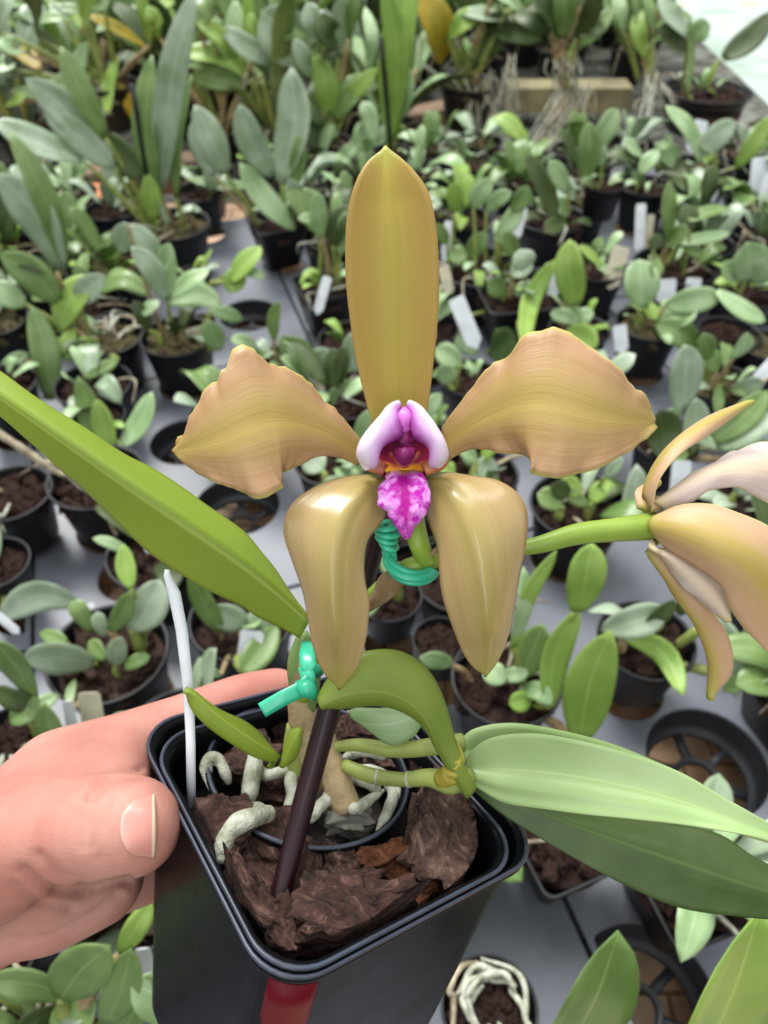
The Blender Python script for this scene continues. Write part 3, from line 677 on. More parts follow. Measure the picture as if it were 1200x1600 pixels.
# ------------------------------------------------------------------ back row: tall plants, hanging roots, brick
def back_plant(label, px, py, Y, wpx, leaves, pot=True, roots=(), bulbs=(), spread=.05):
    """plant standing at distance Y, leaves given by photo position"""
    rnd = random.Random(int(px*3+py)); v = VX*((px-600)/FPX)+VD*((py-800)/FPX)+VF; c = O+v*(Y/v.y); d0 = depth(c); r = wpx/2/FPX*d0
    PLACED.append((c.x, c.y, r))
    t = thing('potted_orchid' if pot else 'bare_root_orchid', label, 'potted plant' if pot else 'orchid', c, 'large orchids behind the trays')
    if pot: put_pot(t, 'r', r, rnd.choice([0, 2, 3]))
    def pt(x, y, o=0.0):
        w = VX*((x-600)/FPX)+VD*((y-800)/FPX)+VF
        yy = Y+o - (max(0, y-py)/FPX*d0*.8)
        return O+w*(yy/w.y)
    for L in leaves:
        b, tp, w, mt = L[:4]; bend = L[4] if len(L) > 4 else rnd.uniform(-.1, .1)
        o1 = rnd.uniform(-.01, .01); o2 = rnd.uniform(-spread, spread); B = pt(*b, o1); T = pt(*tp, o2)
        dx, dy = tp[0]-b[0], tp[1]-b[1]; Mi = pt((b[0]+tp[0])/2-dy*bend, (b[1]+tp[1])/2+dx*bend, (o1+o2)/2-rnd.uniform(.01, .03))
        tw = rnd.uniform(-.5, .5)
        leaf3('leaf', [B, Mi, T], w*1.08/FPX*depth(Mi)/math.cos(tw), -VF, LM[mt], t, fold=rnd.uniform(.15, .4), twist=tw, n=10, m=6, th=.0014, pk=.5, p=2.4)
        s = c+Vector((rnd.uniform(-.3, .3)*r, rnd.uniform(-.3, .3)*r, -.01))
        if (B-s).length > .02: tube('pseudobulb', [s, s.lerp(B, .5)+Vector((0, 0, .004)), B], [.004, .006, .0025], M_stem if rnd.random() < .6 else M_sheath, t, 7)
    for (x0, y0, x1, y1, w) in roots:
        A = pt(x0, y0, -.01); B = pt(x1, y1, -.01-rnd.random()*.02)
        m1 = A.lerp(B, .35)+Vector((rnd.uniform(-.012, .012), -.01, 0)); m2 = A.lerp(B, .7)+Vector((rnd.uniform(-.012, .012), -.005, 0))
        tube('root', [A, m1, m2, B], [w*.0011, w*.0009, w*.0006], M_root if rnd.random() < .45 else M_oldroot, t, 5, wob=.25)
    return t
rn = random.Random(3)
def fan(x0, y0, x1, y1, n, sp0, sp1, w=1.4):
    return [(x0+rn.uniform(-sp0, sp0), y0+rn.uniform(-6, 6), x1+rn.uniform(-sp1, sp1), y1+rn.uniform(-18, 18), w*rn.uniform(.6, 1.2)) for _ in range(n)]
back_plant('tall bright lime leaf clump on its stake above the upper sepal', 612, 235, 1.15, 60, [((612,225),(650,-60),50,'L',-.04),((608,225),(598,-40),34,'L'),((622,200),(630,90),22,'P')], spread=.02)
back_plant('plant with a hanging yellow leaf over the black back pot', 735, 130, 1.50, 96, [((652,-15),(692,100),54,'Y',-.1),((700,60),(760,15),30,'L'),((760,40),(850,60),36,'D'),((720,20),(800,30),34,'B'),((790,20),(740,90),50,'D'),((830,10),(880,60),46,'D'),((740,110),(725,60),14,'G'),((770,-10),(820,30),30,'P')], roots=fan(780,110,765,190,7,18,20)+fan(730,120,745,205,5,30,25)+fan(660,60,668,130,3,8,8))
back_plant('bare root clump hanging pale roots above the small plants', 880, 140, 1.45, 60, [((870,60),(830,-30),30,'D'),((880,60),(880,-40),34,'G'),((900,60),(930,-30),30,'D'),((890,80),(960,10),24,'G'),((860,50),(800,20),28,'D'),((905,60),(945,40),30,'D'),((875,60),(850,-10),26,'P')], pot=False, roots=fan(885,140,845,235,16,18,26,1.6)+fan(880,90,880,145,14,26,30,1.3)+fan(800,90,805,190,6,6,10)+fan(910,130,920,190,8,20,24))
back_plant('bare root clump with leaning canes beside the pale floor', 1010, 120, 1.50, 60, [((1000,70),(985,-30),26,'G'),((1010,90),(1000,10),22,'L'),((975,50),(960,-20),24,'P'),((1020,60),(1010,-10),20,'G')], pot=False, roots=fan(1018,120,1012,190,9,10,16,1.8)+fan(1025,118,1050,165,5,6,10,1.5))
back_plant('clump with yellowing leaf and glossy arching blades, top left', 170, 130, 1.50, 90, [((130,30),(145,-50),40,'L'),((140,25),(230,75),22,'Y'),((18,145),(138,62),26,'P',.25),((20,110),(-10,100),30,'P'),((60,60),(40,-40),26,'D'),((100,30),(55,50),24,'P',.2),((165,20),(150,-40),44,'P'),((185,90),(170,180),26,'L'),((185,130),(215,195),18,'Y'),((235,70),(210,-20),20,'L'),((0,50),(20,-30),24,'B'),((45,85),(0,60),30,'P'),((10,165),(40,145),14,'L')], roots=fan(130,120,150,170,10,40,40)+fan(60,230,70,300,8,30,20)+fan(110,220,110,290,7,30,20))
back_plant('clump of arching lime-edged leaves left of centre', 345, 200, 1.50, 80, [((270,85),(410,140),40,'L',-.15),((310,35),(370,90),24,'L'),((355,90),(370,0),24,'P'),((455,100),(345,42),30,'B'),((490,90),(410,15),66,'B'),((470,45),(440,10),60,'G'),((410,60),(390,20),16,'L'),((385,130),(300,120),28,'G'),((420,110),(400,60),40,'G'),((250,60),(230,10),24,'L'),((320,130),(360,80),20,'G'),((330,30),(320,-20),30,'G')], roots=fan(400,120,390,160,6,30,30))
back_plant('clump of glossy pointed leaves just left of the sepal', 515, 220, 1.30, 70, [((518,185),(492,85),36,'L'),((520,185),(585,118),40,'G'),((516,180),(470,160),40,'D'),((520,180),(590,105),22,'L'),((490,120),(460,60),24,'B'),((500,60),(480,5),30,'B'),((530,80),(500,20),34,'D'),((490,75),(528,38),28,'G'),((500,90),(545,75),18,'D'),((470,200),(465,150),30,'G'),((560,260),(575,190),40,'P'),((525,265),(560,225),20,'P'),((480,255),(530,235),24,'D'),((545,60),(560,-20),24,'G'),((575,110),(570,10),20,'P')], roots=fan(505,240,490,285,4,10,10,2.5)+fan(540,220,560,250,8,25,25))
back_plant('dense far clump of dark leaves along the top edge', 420, 60, 1.9, 80, [((400,30),(380,-40),30,'G'),((430,40),(440,-30),30,'P'),((520,30),(520,-30),30,'D'),((560,30),(545,-30),24,'G'),((350,20),(340,-30),26,'G'),((470,20),(455,-40),34,'D')], roots=fan(540,20,545,60,8,30,20))
back_plant('far clump of grassy leaves behind the yellow leaf', 720, 40, 1.9, 70, [((700,20),(680,-40),20,'P'),((730,20),(740,-40),20,'G'),((780,10),(770,-40),24,'D'),((660,20),(655,-40),22,'D'),((820,10),(830,-40),24,'G')], roots=fan(720,30,730,90,14,60,60))
back_plant('broad dark leaf clump at the left edge', -20, 340, 1.05, 60, [((-10,400),(10,300),60,'D'),((20,300),(-10,250),40,'G')], roots=fan(60,300,70,350,8,40,20))
# stakes and ties in the back row
def stake(label, x0, y0, x1, y1, Y, r):
    w0 = VX*((x0-600)/FPX)+VD*((y0-800)/FPX)+VF; w1 = VX*((x1-600)/FPX)+VD*((y1-800)/FPX)+VF
    o = tube('plant_stake', [O+w0*(Y/w0.y), O+w1*((Y+.01)/w1.y)], r, M_blackstake, None, 8, n=4); recenter(o); return tag(o, label, 'stake')
stake('thin black stake beside the tall grey-green leaves, upper left', 232, 290, 206, 132, 1.02, .0032)
stake('thin black stake beside the tall lime leaf above the sepal', 611, 235, 595, 58, 1.12, .0032)
def brick(label, px, py, z, sx_, sy_, sz_, rot, mat):
    v, f = chip_mesh(sx_, sy_, sz_, px*.01, .10); c = G(px, py, z); m = Matrix.Rotation(rot, 3, 'Z')
    o = mk('clay_brick', [m @ q for q in v], f, mat, None); o.location = c; return tag(o, label, 'brick')
M_brick = simple('orange_brick', (196, 118, 74), .85, (222, 160, 116), 30, .6, 60)
M_wood = simple('weathered_wood', (128, 104, 84), .85, (86, 68, 54), 20, .5, 60)
brick('orange clay brick behind the left plants', 125, 322, -.01, .10, .06, .04, .1, M_brick)
def plank(label, a, b, z, w, h, mat):
    A = G(a[0], a[1], z); B = G(b[0], b[1], z); d = (B-A).normalized(); s = d.cross(Vector((0, 0, 1)))*(w/2); k = Vector((0, 0, h/2))
    V = [A+s+k, A-s+k, A-s-k, A+s-k, B+s+k, B-s+k, B-s-k, B+s-k]
    o = mk('wooden_plank', V, [(0, 1, 2, 3), (7, 6, 5, 4), (0, 4, 5, 1), (1, 5, 6, 2), (2, 6, 7, 3), (3, 7, 4, 0)], mat, None, smooth=False); recenter(o); return tag(o, label, 'plank')
plank('weathered plank edging the bench behind the left pots', (40, 300), (345, 262), .0, .05, .05, M_wood)
plank('pale plank under the black back pot with hanging roots', (630, 190), (760, 160), .0, .05, .03, M_wood)
plank('plank running behind the small plants at the right', (790, 150), (980, 150), -.02, .07, .05, simple('olive_plank', (150, 140, 104), .8, (110, 104, 80), 20))
back_rows()

# ================================================================== FOREGROUND: the pot held in the hand
cA = Vector((0.78262579, -0.07790182, 0.61759872)); cB = Vector((-0.58566972, -0.42831804, 0.68813853)); cN = Vector((0.21092143, -0.90026383, -0.38083749)); cT = Vector((-0.01253489, 0.07139235, 0.19654638))
RATIO = 0.9836; SHEAR = 0.04325; HS = 0.039
def Q(X, Y, h=0.0):                                          # point in the held pot's own frame, h metres below its rim
    c = cT+cA*(X*RATIO+SHEAR*Y)+cB*(Y/RATIO)-cN*h
    return cw(c)
WA, WB, WN = cdir(cA), cdir(cB), cdir(cN)
def onplane(px, py, h):                                      # pot-frame position seen at a pixel at depth h below the rim
    p0 = Q(0, 0, h); v = VX*((px-600)/FPX)+VD*((py-800)/FPX)+VF
    return O+v*((p0-O).dot(WN)/v.dot(WN))
M_rim = simple('rim_sheen_plastic', (58, 64, 80), .35, (40, 44, 56), 90)  # light caught along the rim edges is put into this paler blue-grey
def square_pot(name, label, half, cx, cy, h0, Hh, taper, cornr, mat, rimw=.0016, group=None):
    lv = []
    o_ = .0008
    lv = [(half*taper, Hh), (half-.0016, .0048), (half-.0008, .0038), (half-.0006, .0012), (half+rimw*.5, .0008), (half+rimw*.6, -.0004), (half-.0004, -.0008), (half-.0014, .0006), (half-.0022, .010), (half*taper-.0012, Hh-.001)]
    V = []; F = []; n = None
    for hh, z in lv:
        ring = rsq(hh, cornr*(hh/half), 8); n = len(ring)
        for x, y in ring: V.append(Q(cx+x, cy+y, h0+z))
    for i in range(len(lv)-1):
        for j in range(n): F.append((i*n+j, i*n+(j+1) % n, (i+1)*n+(j+1) % n, (i+1)*n+j))
    F.append(tuple(range(n-1, -1, -1))); F.append(tuple((len(lv)-1)*n+j for j in range(n)))
    t = thing(name, label, 'pot', Q(cx, cy, h0+Hh), group)
    b = mk('pot_body', V, F, mat, t)
    RV = []; RF = []; hh = half+rimw*.35; ring = rsq(hh, cornr, 8); n = len(ring)
    for i, (x, y) in enumerate(ring):
        ln = math.hypot(x, y); ox, oy = x/ln, y/ln
        for k in range(6):
            a = math.pi/3*k; r_ = .00062; RV.append(Q(cx+x+ox*r_*math.cos(a), cy+y+oy*r_*math.cos(a), h0-.0008+r_*math.sin(a)))
    for i in range(n):
        for k in range(6): RF.append((i*6+k, i*6+(k+1) % 6, ((i+1) % n)*6+(k+1) % 6, ((i+1) % n)*6+k))
    mk('rim', RV, RF, M_rim, t); return t
outer = square_pot('square_pot', 'outer square black plastic pot held in the hand', HS, 0, 0, 0, .095, .80, .012, M_held)
# red reflection on the outer pot's front corner, painted as a thin strip
V = []; F = []
M_red = simple('painted_red_reflection', (96, 8, 24), .4, spec=.15)
def wall(u, h, k=0.0):                                      # u along the two front walls round corner B, in metres
    tp = 1-(1-.80)*(h/.095); hf = (HS-.0013)*tp; c = .012*tp; arc = c*math.pi/2
    if u < -arc/2: return Q(-hf-k, -hf+c+(-u-arc/2), h)
    if u > arc/2: return Q(-hf+c+(u-arc/2), -hf-k, h)
    an = math.pi+(u+arc/2)/arc*math.pi/2
    return Q(-hf+c+(c+k)*math.cos(an), -hf+c+(c+k)*math.sin(an), h)
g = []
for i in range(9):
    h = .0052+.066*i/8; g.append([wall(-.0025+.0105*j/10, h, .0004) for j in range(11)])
sheet('reflection_strip', g, M_red, outer, .0003)
inner = square_pot('square_pot', 'inner square black plastic pot nested in the held one', HS*.895, -.0032, -.0032, -.0012, .085, .80, .0115, M_held)
# small round pot inside
rc = onplane(482, 1207, .004); RR = .0268
small = thing('round_pot', 'small round black pot sunk in the bark of the held pots', 'pot', rc-WN*.05)
pr = [(.60, -.045), (.93, -.004), (.95, -.003), (.97, 0.0), (1.02, .0006), (1.03, .0016), (.98, .002), (.95, .001), (.90, -.006), (.60, -.040)]
V, F = lathe([(a*RR, z) for a, z in pr], 56); V = [rc+WA*v.x+WB*v.y+WN*v.z for v in V]; F.append(tuple(range(55, -1, -1)))
mk('pot_body', V, F, M_held, small)
V, F = lathe([((1.0+.022*math.cos(k*math.pi/3))*RR, .0019+.0006*math.sin(k*math.pi/3)) for k in range(7)], 56); mk('rim', [rc+WA*v.x+WB*v.y+WN*v.z for v in V], F, M_rim, small)
# potting mix bodies under the chips
def mix_disc(name, c, fn, n, parent, mat, label=None):
    V = [fn(i/n*2*math.pi, 1.0) for i in range(n)]+[fn(i/n*2*math.pi, .5) for i in range(n)]+[c]
    F = [(i, (i+1) % n, n+(i+1) % n, n+i) for i in range(n)]+[(n+i, n+(i+1) % n, 2*n) for i in range(n)]
    return mk(name, V, F, mat, parent)
M_dark = simple('dark_potting_mix', (36, 26, 22), .9, (24, 18, 16), 200, .8, 300)
def sqf(h, half, cx):
    def f(a, k):
        m = max(abs(math.cos(a)), abs(math.sin(a))); r = half/m*min(1, .94+.06*m)
        return Q(cx+r*k*math.cos(a), cx+r*k*math.sin(a), h+.002*noise.noise(Vector((a*3, k*5, 0))))
    return f
mix_disc('potting_mix', Q(-.0032, -.0032, .015), sqf(.015, .0305, -.0032), 40, inner, M_dark)
mix_disc('potting_mix', rc-WN*.012, lambda a, k: rc-WN*.012+WA*(RR*.86*k*math.cos(a))+WB*(RR*.86*k*math.sin(a)), 40, small, M_moss)
# bark chips: (px, py, length px, width px, image angle, thickness, depth under the rim, tilt, material, words)
def clamp_in(p):                                             # keep inside the inner pot's walls
    d = p-O; cc = Vector((d.dot(VX), d.dot(VD), d.dot(VF)))-cT
    h = -cc.dot(cN); e = cc+cN*h; M2 = Matrix(((cA.dot(cA), cA.dot(cB)), (cA.dot(cB), cB.dot(cB)))).inverted() @ Vector((e.dot(cA), e.dot(cB)))
    Y = M2[1]*RATIO; X = (M2[0]-SHEAR*Y)/RATIO
    hf = HS*.895-.0032-.0006-.09*max(0, h); X += .0032; Y += .0032
    k = 5.0; m = (abs(X)**k+abs(Y)**k)**(1/k)
    if m > hf: X *= hf/m; Y *= hf/m
    return Q(X-.0032, Y-.0032, h)
def chip(px, py, lp, wp, ang, th, h, tilt, mat, words, seed, rough=.22):
    h -= .0018; c = onplane(px, py, h); d = depth(c); v, f = chip_mesh(lp/FPX*d, wp/FPX*d*1.15, th, seed, rough, cuts=17)
    ex = (VX*math.cos(R(ang))-VD*math.sin(R(ang))); nn = (WN*.75-VF*.25).normalized()
    ex = (ex-nn*ex.dot(nn)).normalized(); ey = nn.cross(ex)
    m = Matrix((ex, ey, nn)).transposed() @ Matrix.Rotation(R(tilt), 3, 'X')
    # finer surface: split grain along the piece
    W = []
    for q in v:
        nz = q.normalized(); s = Vector((q.x*90, q.y*420, q.z*420))+Vector((seed*9.1, seed, 0))
        rg = 1-abs(noise.noise(s)*2); q = q+nz*(.0016*(rg-.6)+.0011*noise.noise(q*900+Vector((seed, 0, 0)))+.0018*noise.noise(q*260+Vector((0, seed, 0))))
        W.append(clamp_in(c+m @ q)-c)
    o = mk('bark_chip', W, f, mat, None)
    o.location = c
    return tag(o, words, 'bark chip', 'bark chips in the held pot')
chip(343, 1290, 92, 84, 28, .0035, .004, -8, M_bark, 'squarish flat bark chip at the left corner under the label', 1, .12)
chip(388, 1392, 138, 34, -60, .007, .005, 20, M_bark, 'long curved bark ridge along the left rim of the held pot', 2, .2)
chip(425, 1335, 110, 110, 15, .006, .009, 0, M_bark, 'broad dark slab of bark behind the stake', 3, .2)
chip(468, 1375, 120, 46, 82, .006, .008, 30, M_bark, 'upright bark strip just right of the stake', 4, .15)
chip(562, 1425, 190, 82, 14, .010, .004, -15, M_bark, 'wide fibrous bark chunk at the front rim of the held pot', 5, .3)
chip(700, 1305, 165, 105, 68, .011, .004, 15, M_bark2, 'tall rugged bark chunk on the right under the stems', 6, .3)
chip(748, 1268, 100, 56, -62, .009, .002, 10, M_bark, 'bark piece wedged in the right corner of the held pot', 7, .25)
chip(527, 1352, 62, 44, 10, .006, .009, 0, M_bark2, 'small pale knob of bark below the round rim', 8)
chip(598, 1345, 90, 32, 38, .005, .007, -25, M_bark3, 'orange-brown bark splinter left of the tall chunk', 9)
chip(545, 1385, 90, 36, 20, .006, .008, 10, M_bark, 'dark bark piece between the small knob and the front chunk', 10)
chip(640, 1385, 70, 60, 45, .007, .010, 0, M_bark3, 'reddish bark piece in the hollow before the tall chunk', 11)
chip(447, 1450, 70, 46, 80, .007, .007, 0, M_bark, 'bark piece at the foot of the stake', 12)
chip(385, 1185, 104, 58, -25, .007, .0085, 10, M_bark2, 'brown bark lump inside the round pot at its back left', 13)
chip(425, 1235, 66, 56, 10, .006, .0115, 0, M_bark, 'dark bark lump inside the round pot near the stake', 14)
chip(560, 1150, 70, 46, 10, .008, .004, 0, M_bark, 'bark lump at the back of the round pot', 15)
chip(545, 1278, 70, 44, 15, .005, .008, 0, simple('grey_bark', (112, 110, 104), .85, (84, 80, 74), 90, .8), 'flat grey bark flake inside the round pot', 16, .12)
chip(690, 1215, 80, 50, 10, .008, .007, 0, M_bark, 'bark piece hidden under the thick stem', 17)
chip(740, 1345, 70, 40, 50, .006, .012, 0, M_bark, 'low bark piece by the right wall', 18)
chip(400, 1300, 60, 50, 0, .006, .011, 0, M_bark, 'dark bark piece below the curled root', 19)
chip(620, 1440, 60, 40, 25, .007, .010, 0, M_bark, 'bark piece low against the front wall', 20)
chip(500, 1450, 60, 50, 10, .006, .010, 0, M_bark, 'bark piece low in the front corner', 21)
chip(590, 1190, 60, 40, 0, .006, .008, 0, M_bark2, 'bark piece under the upper stem', 22)
chip(455, 1130, 70, 40, 20, .007, .006, 0, M_bark2, 'bark lump at the back wall of the round pot', 23)

# stake and label
sk = tube('plant_stake', [P(428, 1438, depth(onplane(428, 1430, .006))), P(470, 1272, .178), P(515, 1105, .183), P(598, 800, .190)], [.0022, .0026, .0028, .0028], M_stake, None, 14, n=24)
recenter(sk); tag(sk, 'dark wine-red stake standing in the bark of the held pot', 'stake')
A_ = onplane(298, 1245, .012)
lg = []
for (x, y, w, dd) in ((299, 1262, 14, 0), (298, 1160, 15, -.001), (295, 1080, 17, -.002), (284, 985, 19, -.003), (272, 925, 20, -.003), (262, 900, 12, -.003), (261, 890, 7, -.003)):
    dl = .1885+dd; lg.append([P(x+u*w/2, y, dl+.0002*abs(u)) for u in (-1, -.5, 0, .5, 1)])
lb = sheet('plant_label', lg, M_label, None, .0009); recenter(lb); tag(lb, 'tall thin white plastic label standing inside the held pot at left', 'label')

# ------------------------------------------------------------------ the orchid growing in the held pot
orchid = thing('orchid_plant', 'orchid with two brown-green flowers and magenta lip growing in the held pot', 'orchid', rc-WN*.01)
def petal_mat(name, c_mid, c_out, c_edge, tip, veins, bs=0.2, rough=.42, edge_w=.05, tr=.22, coat=.0):
    t = NT(name); uv = t.coords('UV'); sep = t.add('ShaderNodeSeparateXYZ'); t.link(uv, sep.inputs[0]); u, v = sep.outputs[0], sep.outputs[1]
    du = t.math('MULTIPLY', t.math('ABSOLUTE', t.math('SUBTRACT', u, .5)), 2.0)
    dn = t.math('ADD', du, t.math('MULTIPLY', t.math('SUBTRACT', t.noise(5, 3, uv), .5), .6))
    col = t.ramp(dn, [(.12, c_mid), (.75, c_out)])
    vn = t.noise(1, 4, t.mapping(uv, (13, 1.0, 1)), .3); vn2 = t.noise(1, 3, t.mapping(uv, (90, 3, 1)))
    col = t.mix(t.math('MULTIPLY', t.ramp(vn, [(.36, (1, 1, 1, 1)), (.50, (0, 0, 0, 1))]), .38), col, veins)
    col = t.mix(t.math('MULTIPLY', t.ramp(vn2, [(.45, (0, 0, 0, 1)), (.6, (1, 1, 1, 1))]), .12), col, veins)
    e = t.math('MULTIPLY', t.math('SUBTRACT', t.math('MAXIMUM', du, t.math('SUBTRACT', t.math('MULTIPLY', v, 1.0), .0)), 1-edge_w), 1/edge_w)
    e = t.math('MAXIMUM', e, 0.0); col = t.mix(t.math('MULTIPLY', e, .8), col, c_edge)
    tf = t.ramp(v, [(0, (.7, .7, .7, 1)), (.10, (0, 0, 0, 1)), (.86, (0, 0, 0, 1)), (1, (1, 1, 1, 1))]); col = t.mix(tf, col, tip)
    t.base(col); t.bump(t.math('ADD', vn, t.math('MULTIPLY', vn2, .6)), bs, .0007)
    t.set(Roughness=rough, Specular_IOR_Level=.45, Subsurface_Weight=.0)
    t.b.inputs['Coat Weight'].default_value = coat; t.b.inputs['Coat Roughness'].default_value = .16; translucent(t, col, tr); return t.m
M_dors = petal_mat('dorsal_sepal_skin', (176, 156, 58), (172, 142, 64), (184, 142, 78), (170, 174, 70), (170, 146, 56))
M_pet = petal_mat('petal_skin', (178, 154, 84), (182, 144, 106), (200, 194, 108), (182, 156, 88), (162, 126, 70))
M_lat = petal_mat('lateral_sepal_skin', (164, 146, 84), (176, 150, 104), (190, 148, 98), (158, 156, 72), (160, 134, 78), rough=.27, coat=.45, tr=.14)
M_back = petal_mat('petal_back_skin', (186, 164, 84), (212, 174, 142), (222, 208, 140), (184, 180, 84), (194, 160, 124))
M_back2 = petal_mat('pale_petal_back_skin', (222, 202, 178), (224, 206, 204), (226, 216, 160), (206, 196, 140), (206, 184, 170))
M_ped = simple('pedicel_green', (140, 166, 62), .4, (122, 148, 54), 60, .1)
bez = lambda u: 1-(2*u-1)**2
# peduncle (spike) and sheath
ped = tube('flower_spike', [P(470, 1090, .200), P(500, 1020, .196), P(560, 955, .186), P(600, 918, .180), P(640, 888, .176), P(690, 872, .177)], [.0024, .0022, .0021, .0023, .0024, .0018], M_ped, orchid, 12)
outline('sheath_bract', [(578, 950, .181), (590, 905, .176), (612, 888, .174)], [(580, 955, .178), (612, 935, .175), (640, 905, .173)], M_sheath, orchid, lambda u, t: .0022*bez(u), 10, 8, .0004)
tube('bract_tip', [P(668, 868, .173), P(678, 862, .172), P(688, 852, .172), P(686, 843, .173)], [.0008, .0006, .0003], M_sheath, orchid, 6)
# flower one
D = .166
def new_flower(nm, pts, rad):
    return tube(nm, pts, rad, M_ped, orchid, 14)
f1 = new_flower('flower', [P(668, 882, .176), P(655, 850, .172), P(645, 810, .174), P(640, 760, .178), P(634, 705, .180)], [.0020, .0024, .0026, .0030, .0034])
f1['label'] = 'front flower facing the camera, magenta lip'
outline('dorsal_sepal', [(583, 664, .172), (570, 620, .171), (556, 560, .169), (547, 500, .167), (540, 430, .165), (541, 350, .163), (552, 295, .162), (572, 255, .163), (600, 231, .165)],
        [(664, 664, .172), (671, 620, .171), (678, 560, .169), (684, 500, .167), (686, 430, .165), (681, 350, .163), (667, 295, .162), (636, 255, .163), (604, 229, .165)],
        M_dors, f1, lambda u, t: (-.0028*bez(u)*(1-t*.4)+.0006*math.exp(-((u-.5)/.08)**2))*min(1, (1-t)*4), 36, 18, .0012)
outline('petal', [(566, 690, .172), (543, 660, .170), (510, 625, .168), (480, 598, .166), (440, 570, .163), (405, 555, .161), (366, 546, .160), (352, 580, .159), (325, 605, .159), (305, 640, .159), (288, 672, .160), (271, 703, .162)],
        [(560, 728, .172), (530, 716, .170), (500, 712, .167), (470, 726, .164), (446, 738, .161), (432, 752, .159), (443, 761, .157), (404, 778, .156), (370, 765, .157), (335, 752, .158), (300, 735, .160), (273, 707, .162)],
        M_pet, f1, lambda u, t: .0022*bez(u)*math.sin(t*3.1)-.0004*math.exp(-((u-.5)/.09)**2)*math.sin(t*3.1), 54, 22, .0011, .0018, 1)
outline('petal', [(690, 668, .172), (712, 640, .170), (740, 602, .168), (772, 570, .166), (800, 545, .164), (830, 520, .162), (880, 514, .160), (912, 532, .159), (945, 562, .158), (985, 595, .159), (1008, 625, .161), (1021, 655, .163)],
        [(700, 720, .172), (730, 704, .170), (765, 702, .167), (800, 708, .164), (820, 716, .161), (838, 728, .158), (828, 740, .156), (870, 746, .156), (905, 738, .157), (950, 720, .158), (995, 695, .160), (1019, 662, .163)],
        M_pet, f1, lambda u, t: .0022*bez(u)*math.sin(t*3.1)-.0004*math.exp(-((u-.5)/.09)**2)*math.sin(t*3.1), 54, 22, .0011, .0016, 5)
def latb(s): return lambda u, t: min(1, (1-t)*4)*((.0050*bez(u)**1.2*(.35+.65*math.sin(min(1, t*1.15)*3.0)))+.0008*math.exp(-((u-.5)/.08)**2))
outline('lateral_sepal', [(592, 742, .173), (560, 742, .171), (520, 750, .168), (480, 768, .165), (453, 792, .163), (443, 830, .162), (456, 875, .162), (472, 920, .163), (481, 965, .164), (489, 1010, .166), (505, 1050, .168), (529, 1075, .170)],
        [(596, 762, .173), (600, 782, .171), (602, 805, .168), (588, 826, .166), (574, 846, .165), (569, 880, .164), (571, 910, .164), (577, 940, .164), (575, 975, .165), (569, 1010, .166), (558, 1045, .168), (533, 1077, .170)],
        M_lat, f1, latb(1), 44, 20, .0013)
outline('lateral_sepal', [(668, 762, .173), (668, 780, .171), (667, 800, .168), (672, 822, .166), (682, 850, .165), (686, 885, .164), (690, 925, .164), (700, 960, .164), (713, 995, .165), (726, 1025, .166), (742, 1045, .168), (757, 1054, .170)],
        [(672, 740, .173), (700, 738, .171), (735, 743, .168), (775, 750, .165), (806, 768, .163), (824, 800, .162), (822, 850, .162), (812, 895, .163), (805, 940, .164), (797, 985, .166), (780, 1030, .168), (761, 1056, .170)],
        M_lat, f1, latb(-1), 44, 20, .0013)
# lip
def lip_mat(kind):
    t = NT('lip_'+kind); uv = t.coords('UV'); ob = t.coords(); sep = t.add('ShaderNodeSeparateXYZ'); t.link(uv, sep.inputs[0]); u, v = sep.outputs[0], sep.outputs[1]
    if kind == 'side_lobe':
        n = t.math('ADD', u, t.math('MULTIPLY', t.math('SUBTRACT', t.noise(4, 3, uv), .5), .35))
        col = t.ramp(n, [(.0, (232, 216, 236)), (.35, (236, 218, 240)), (.72, (214, 160, 222)), (.95, (160, 60, 150))])
    elif kind == 'mid_lobe':
        n = t.noise(420, 3, ob, .5); du = t.math('MULTIPLY', t.math('ABSOLUTE', t.math('SUBTRACT', u, .5)), 2.0)
        sp = t.ramp(n, [(.42, (186, 30, 176)), (.62, (232, 160, 236))])
        c2 = t.ramp(t.math('ADD', du, t.math('MULTIPLY', v, -.2)), [(.05, (150, 16, 120)), (.4, (1, 1, 1, 1))])
        m = t.ramp(t.math('ADD', du, t.math('MULTIPLY', t.math('SUBTRACT', n, .5), .5)), [(.16, (1, 1, 1, 1)), (.5, (0, 0, 0, 1))]); col = t.mix(m, sp, (172, 8, 142))
        col = t.mix(t.ramp(v, [(.72, (0, 0, 0, 1)), (.92, (1, 1, 1, 1))]), col, (188, 80, 180))
        col = t.mix(t.ramp(v, [(.0, (1, 1, 1, 1)), (.14, (0, 0, 0, 1))]), col, (196, 150, 70))
        t.bump(n, .5, .0008)
    elif kind == 'throat':
        col = t.ramp(t.math('ADD', v, t.math('MULTIPLY', t.noise(6, 3, uv), .2)), [(.3, (84, 8, 40)), (.58, (104, 16, 44)), (.68, (178, 112, 30)), (.88, (186, 148, 44)), (1, (196, 150, 80))])
        du = t.math('MULTIPLY', t.math('ABSOLUTE', t.math('SUBTRACT', u, .5)), 2.0); col = t.mix(t.ramp(t.math('ADD', du, t.math('MULTIPLY', t.math('SUBTRACT', t.noise(300, 3, ob), .5), .5)), [(.5, (0, 0, 0, 1)), (.72, (1, 1, 1, 1))]), col, (112, 14, 44))
    else:
        col = t.ramp(t.noise(200, 3, ob), [(.35, (88, 12, 60)), (.65, (130, 30, 96))])
    t.base(col); t.set(Roughness=.8 if kind == 'throat' else .42, Specular_IOR_Level=.1 if kind == 'throat' else .25); translucent(t, col, .05 if kind == 'throat' else .12); return t.m
M_lobe, M_midl, M_thr, M_col = lip_mat('side_lobe'), lip_mat('mid_lobe'), lip_mat('throat'), lip_mat('column')
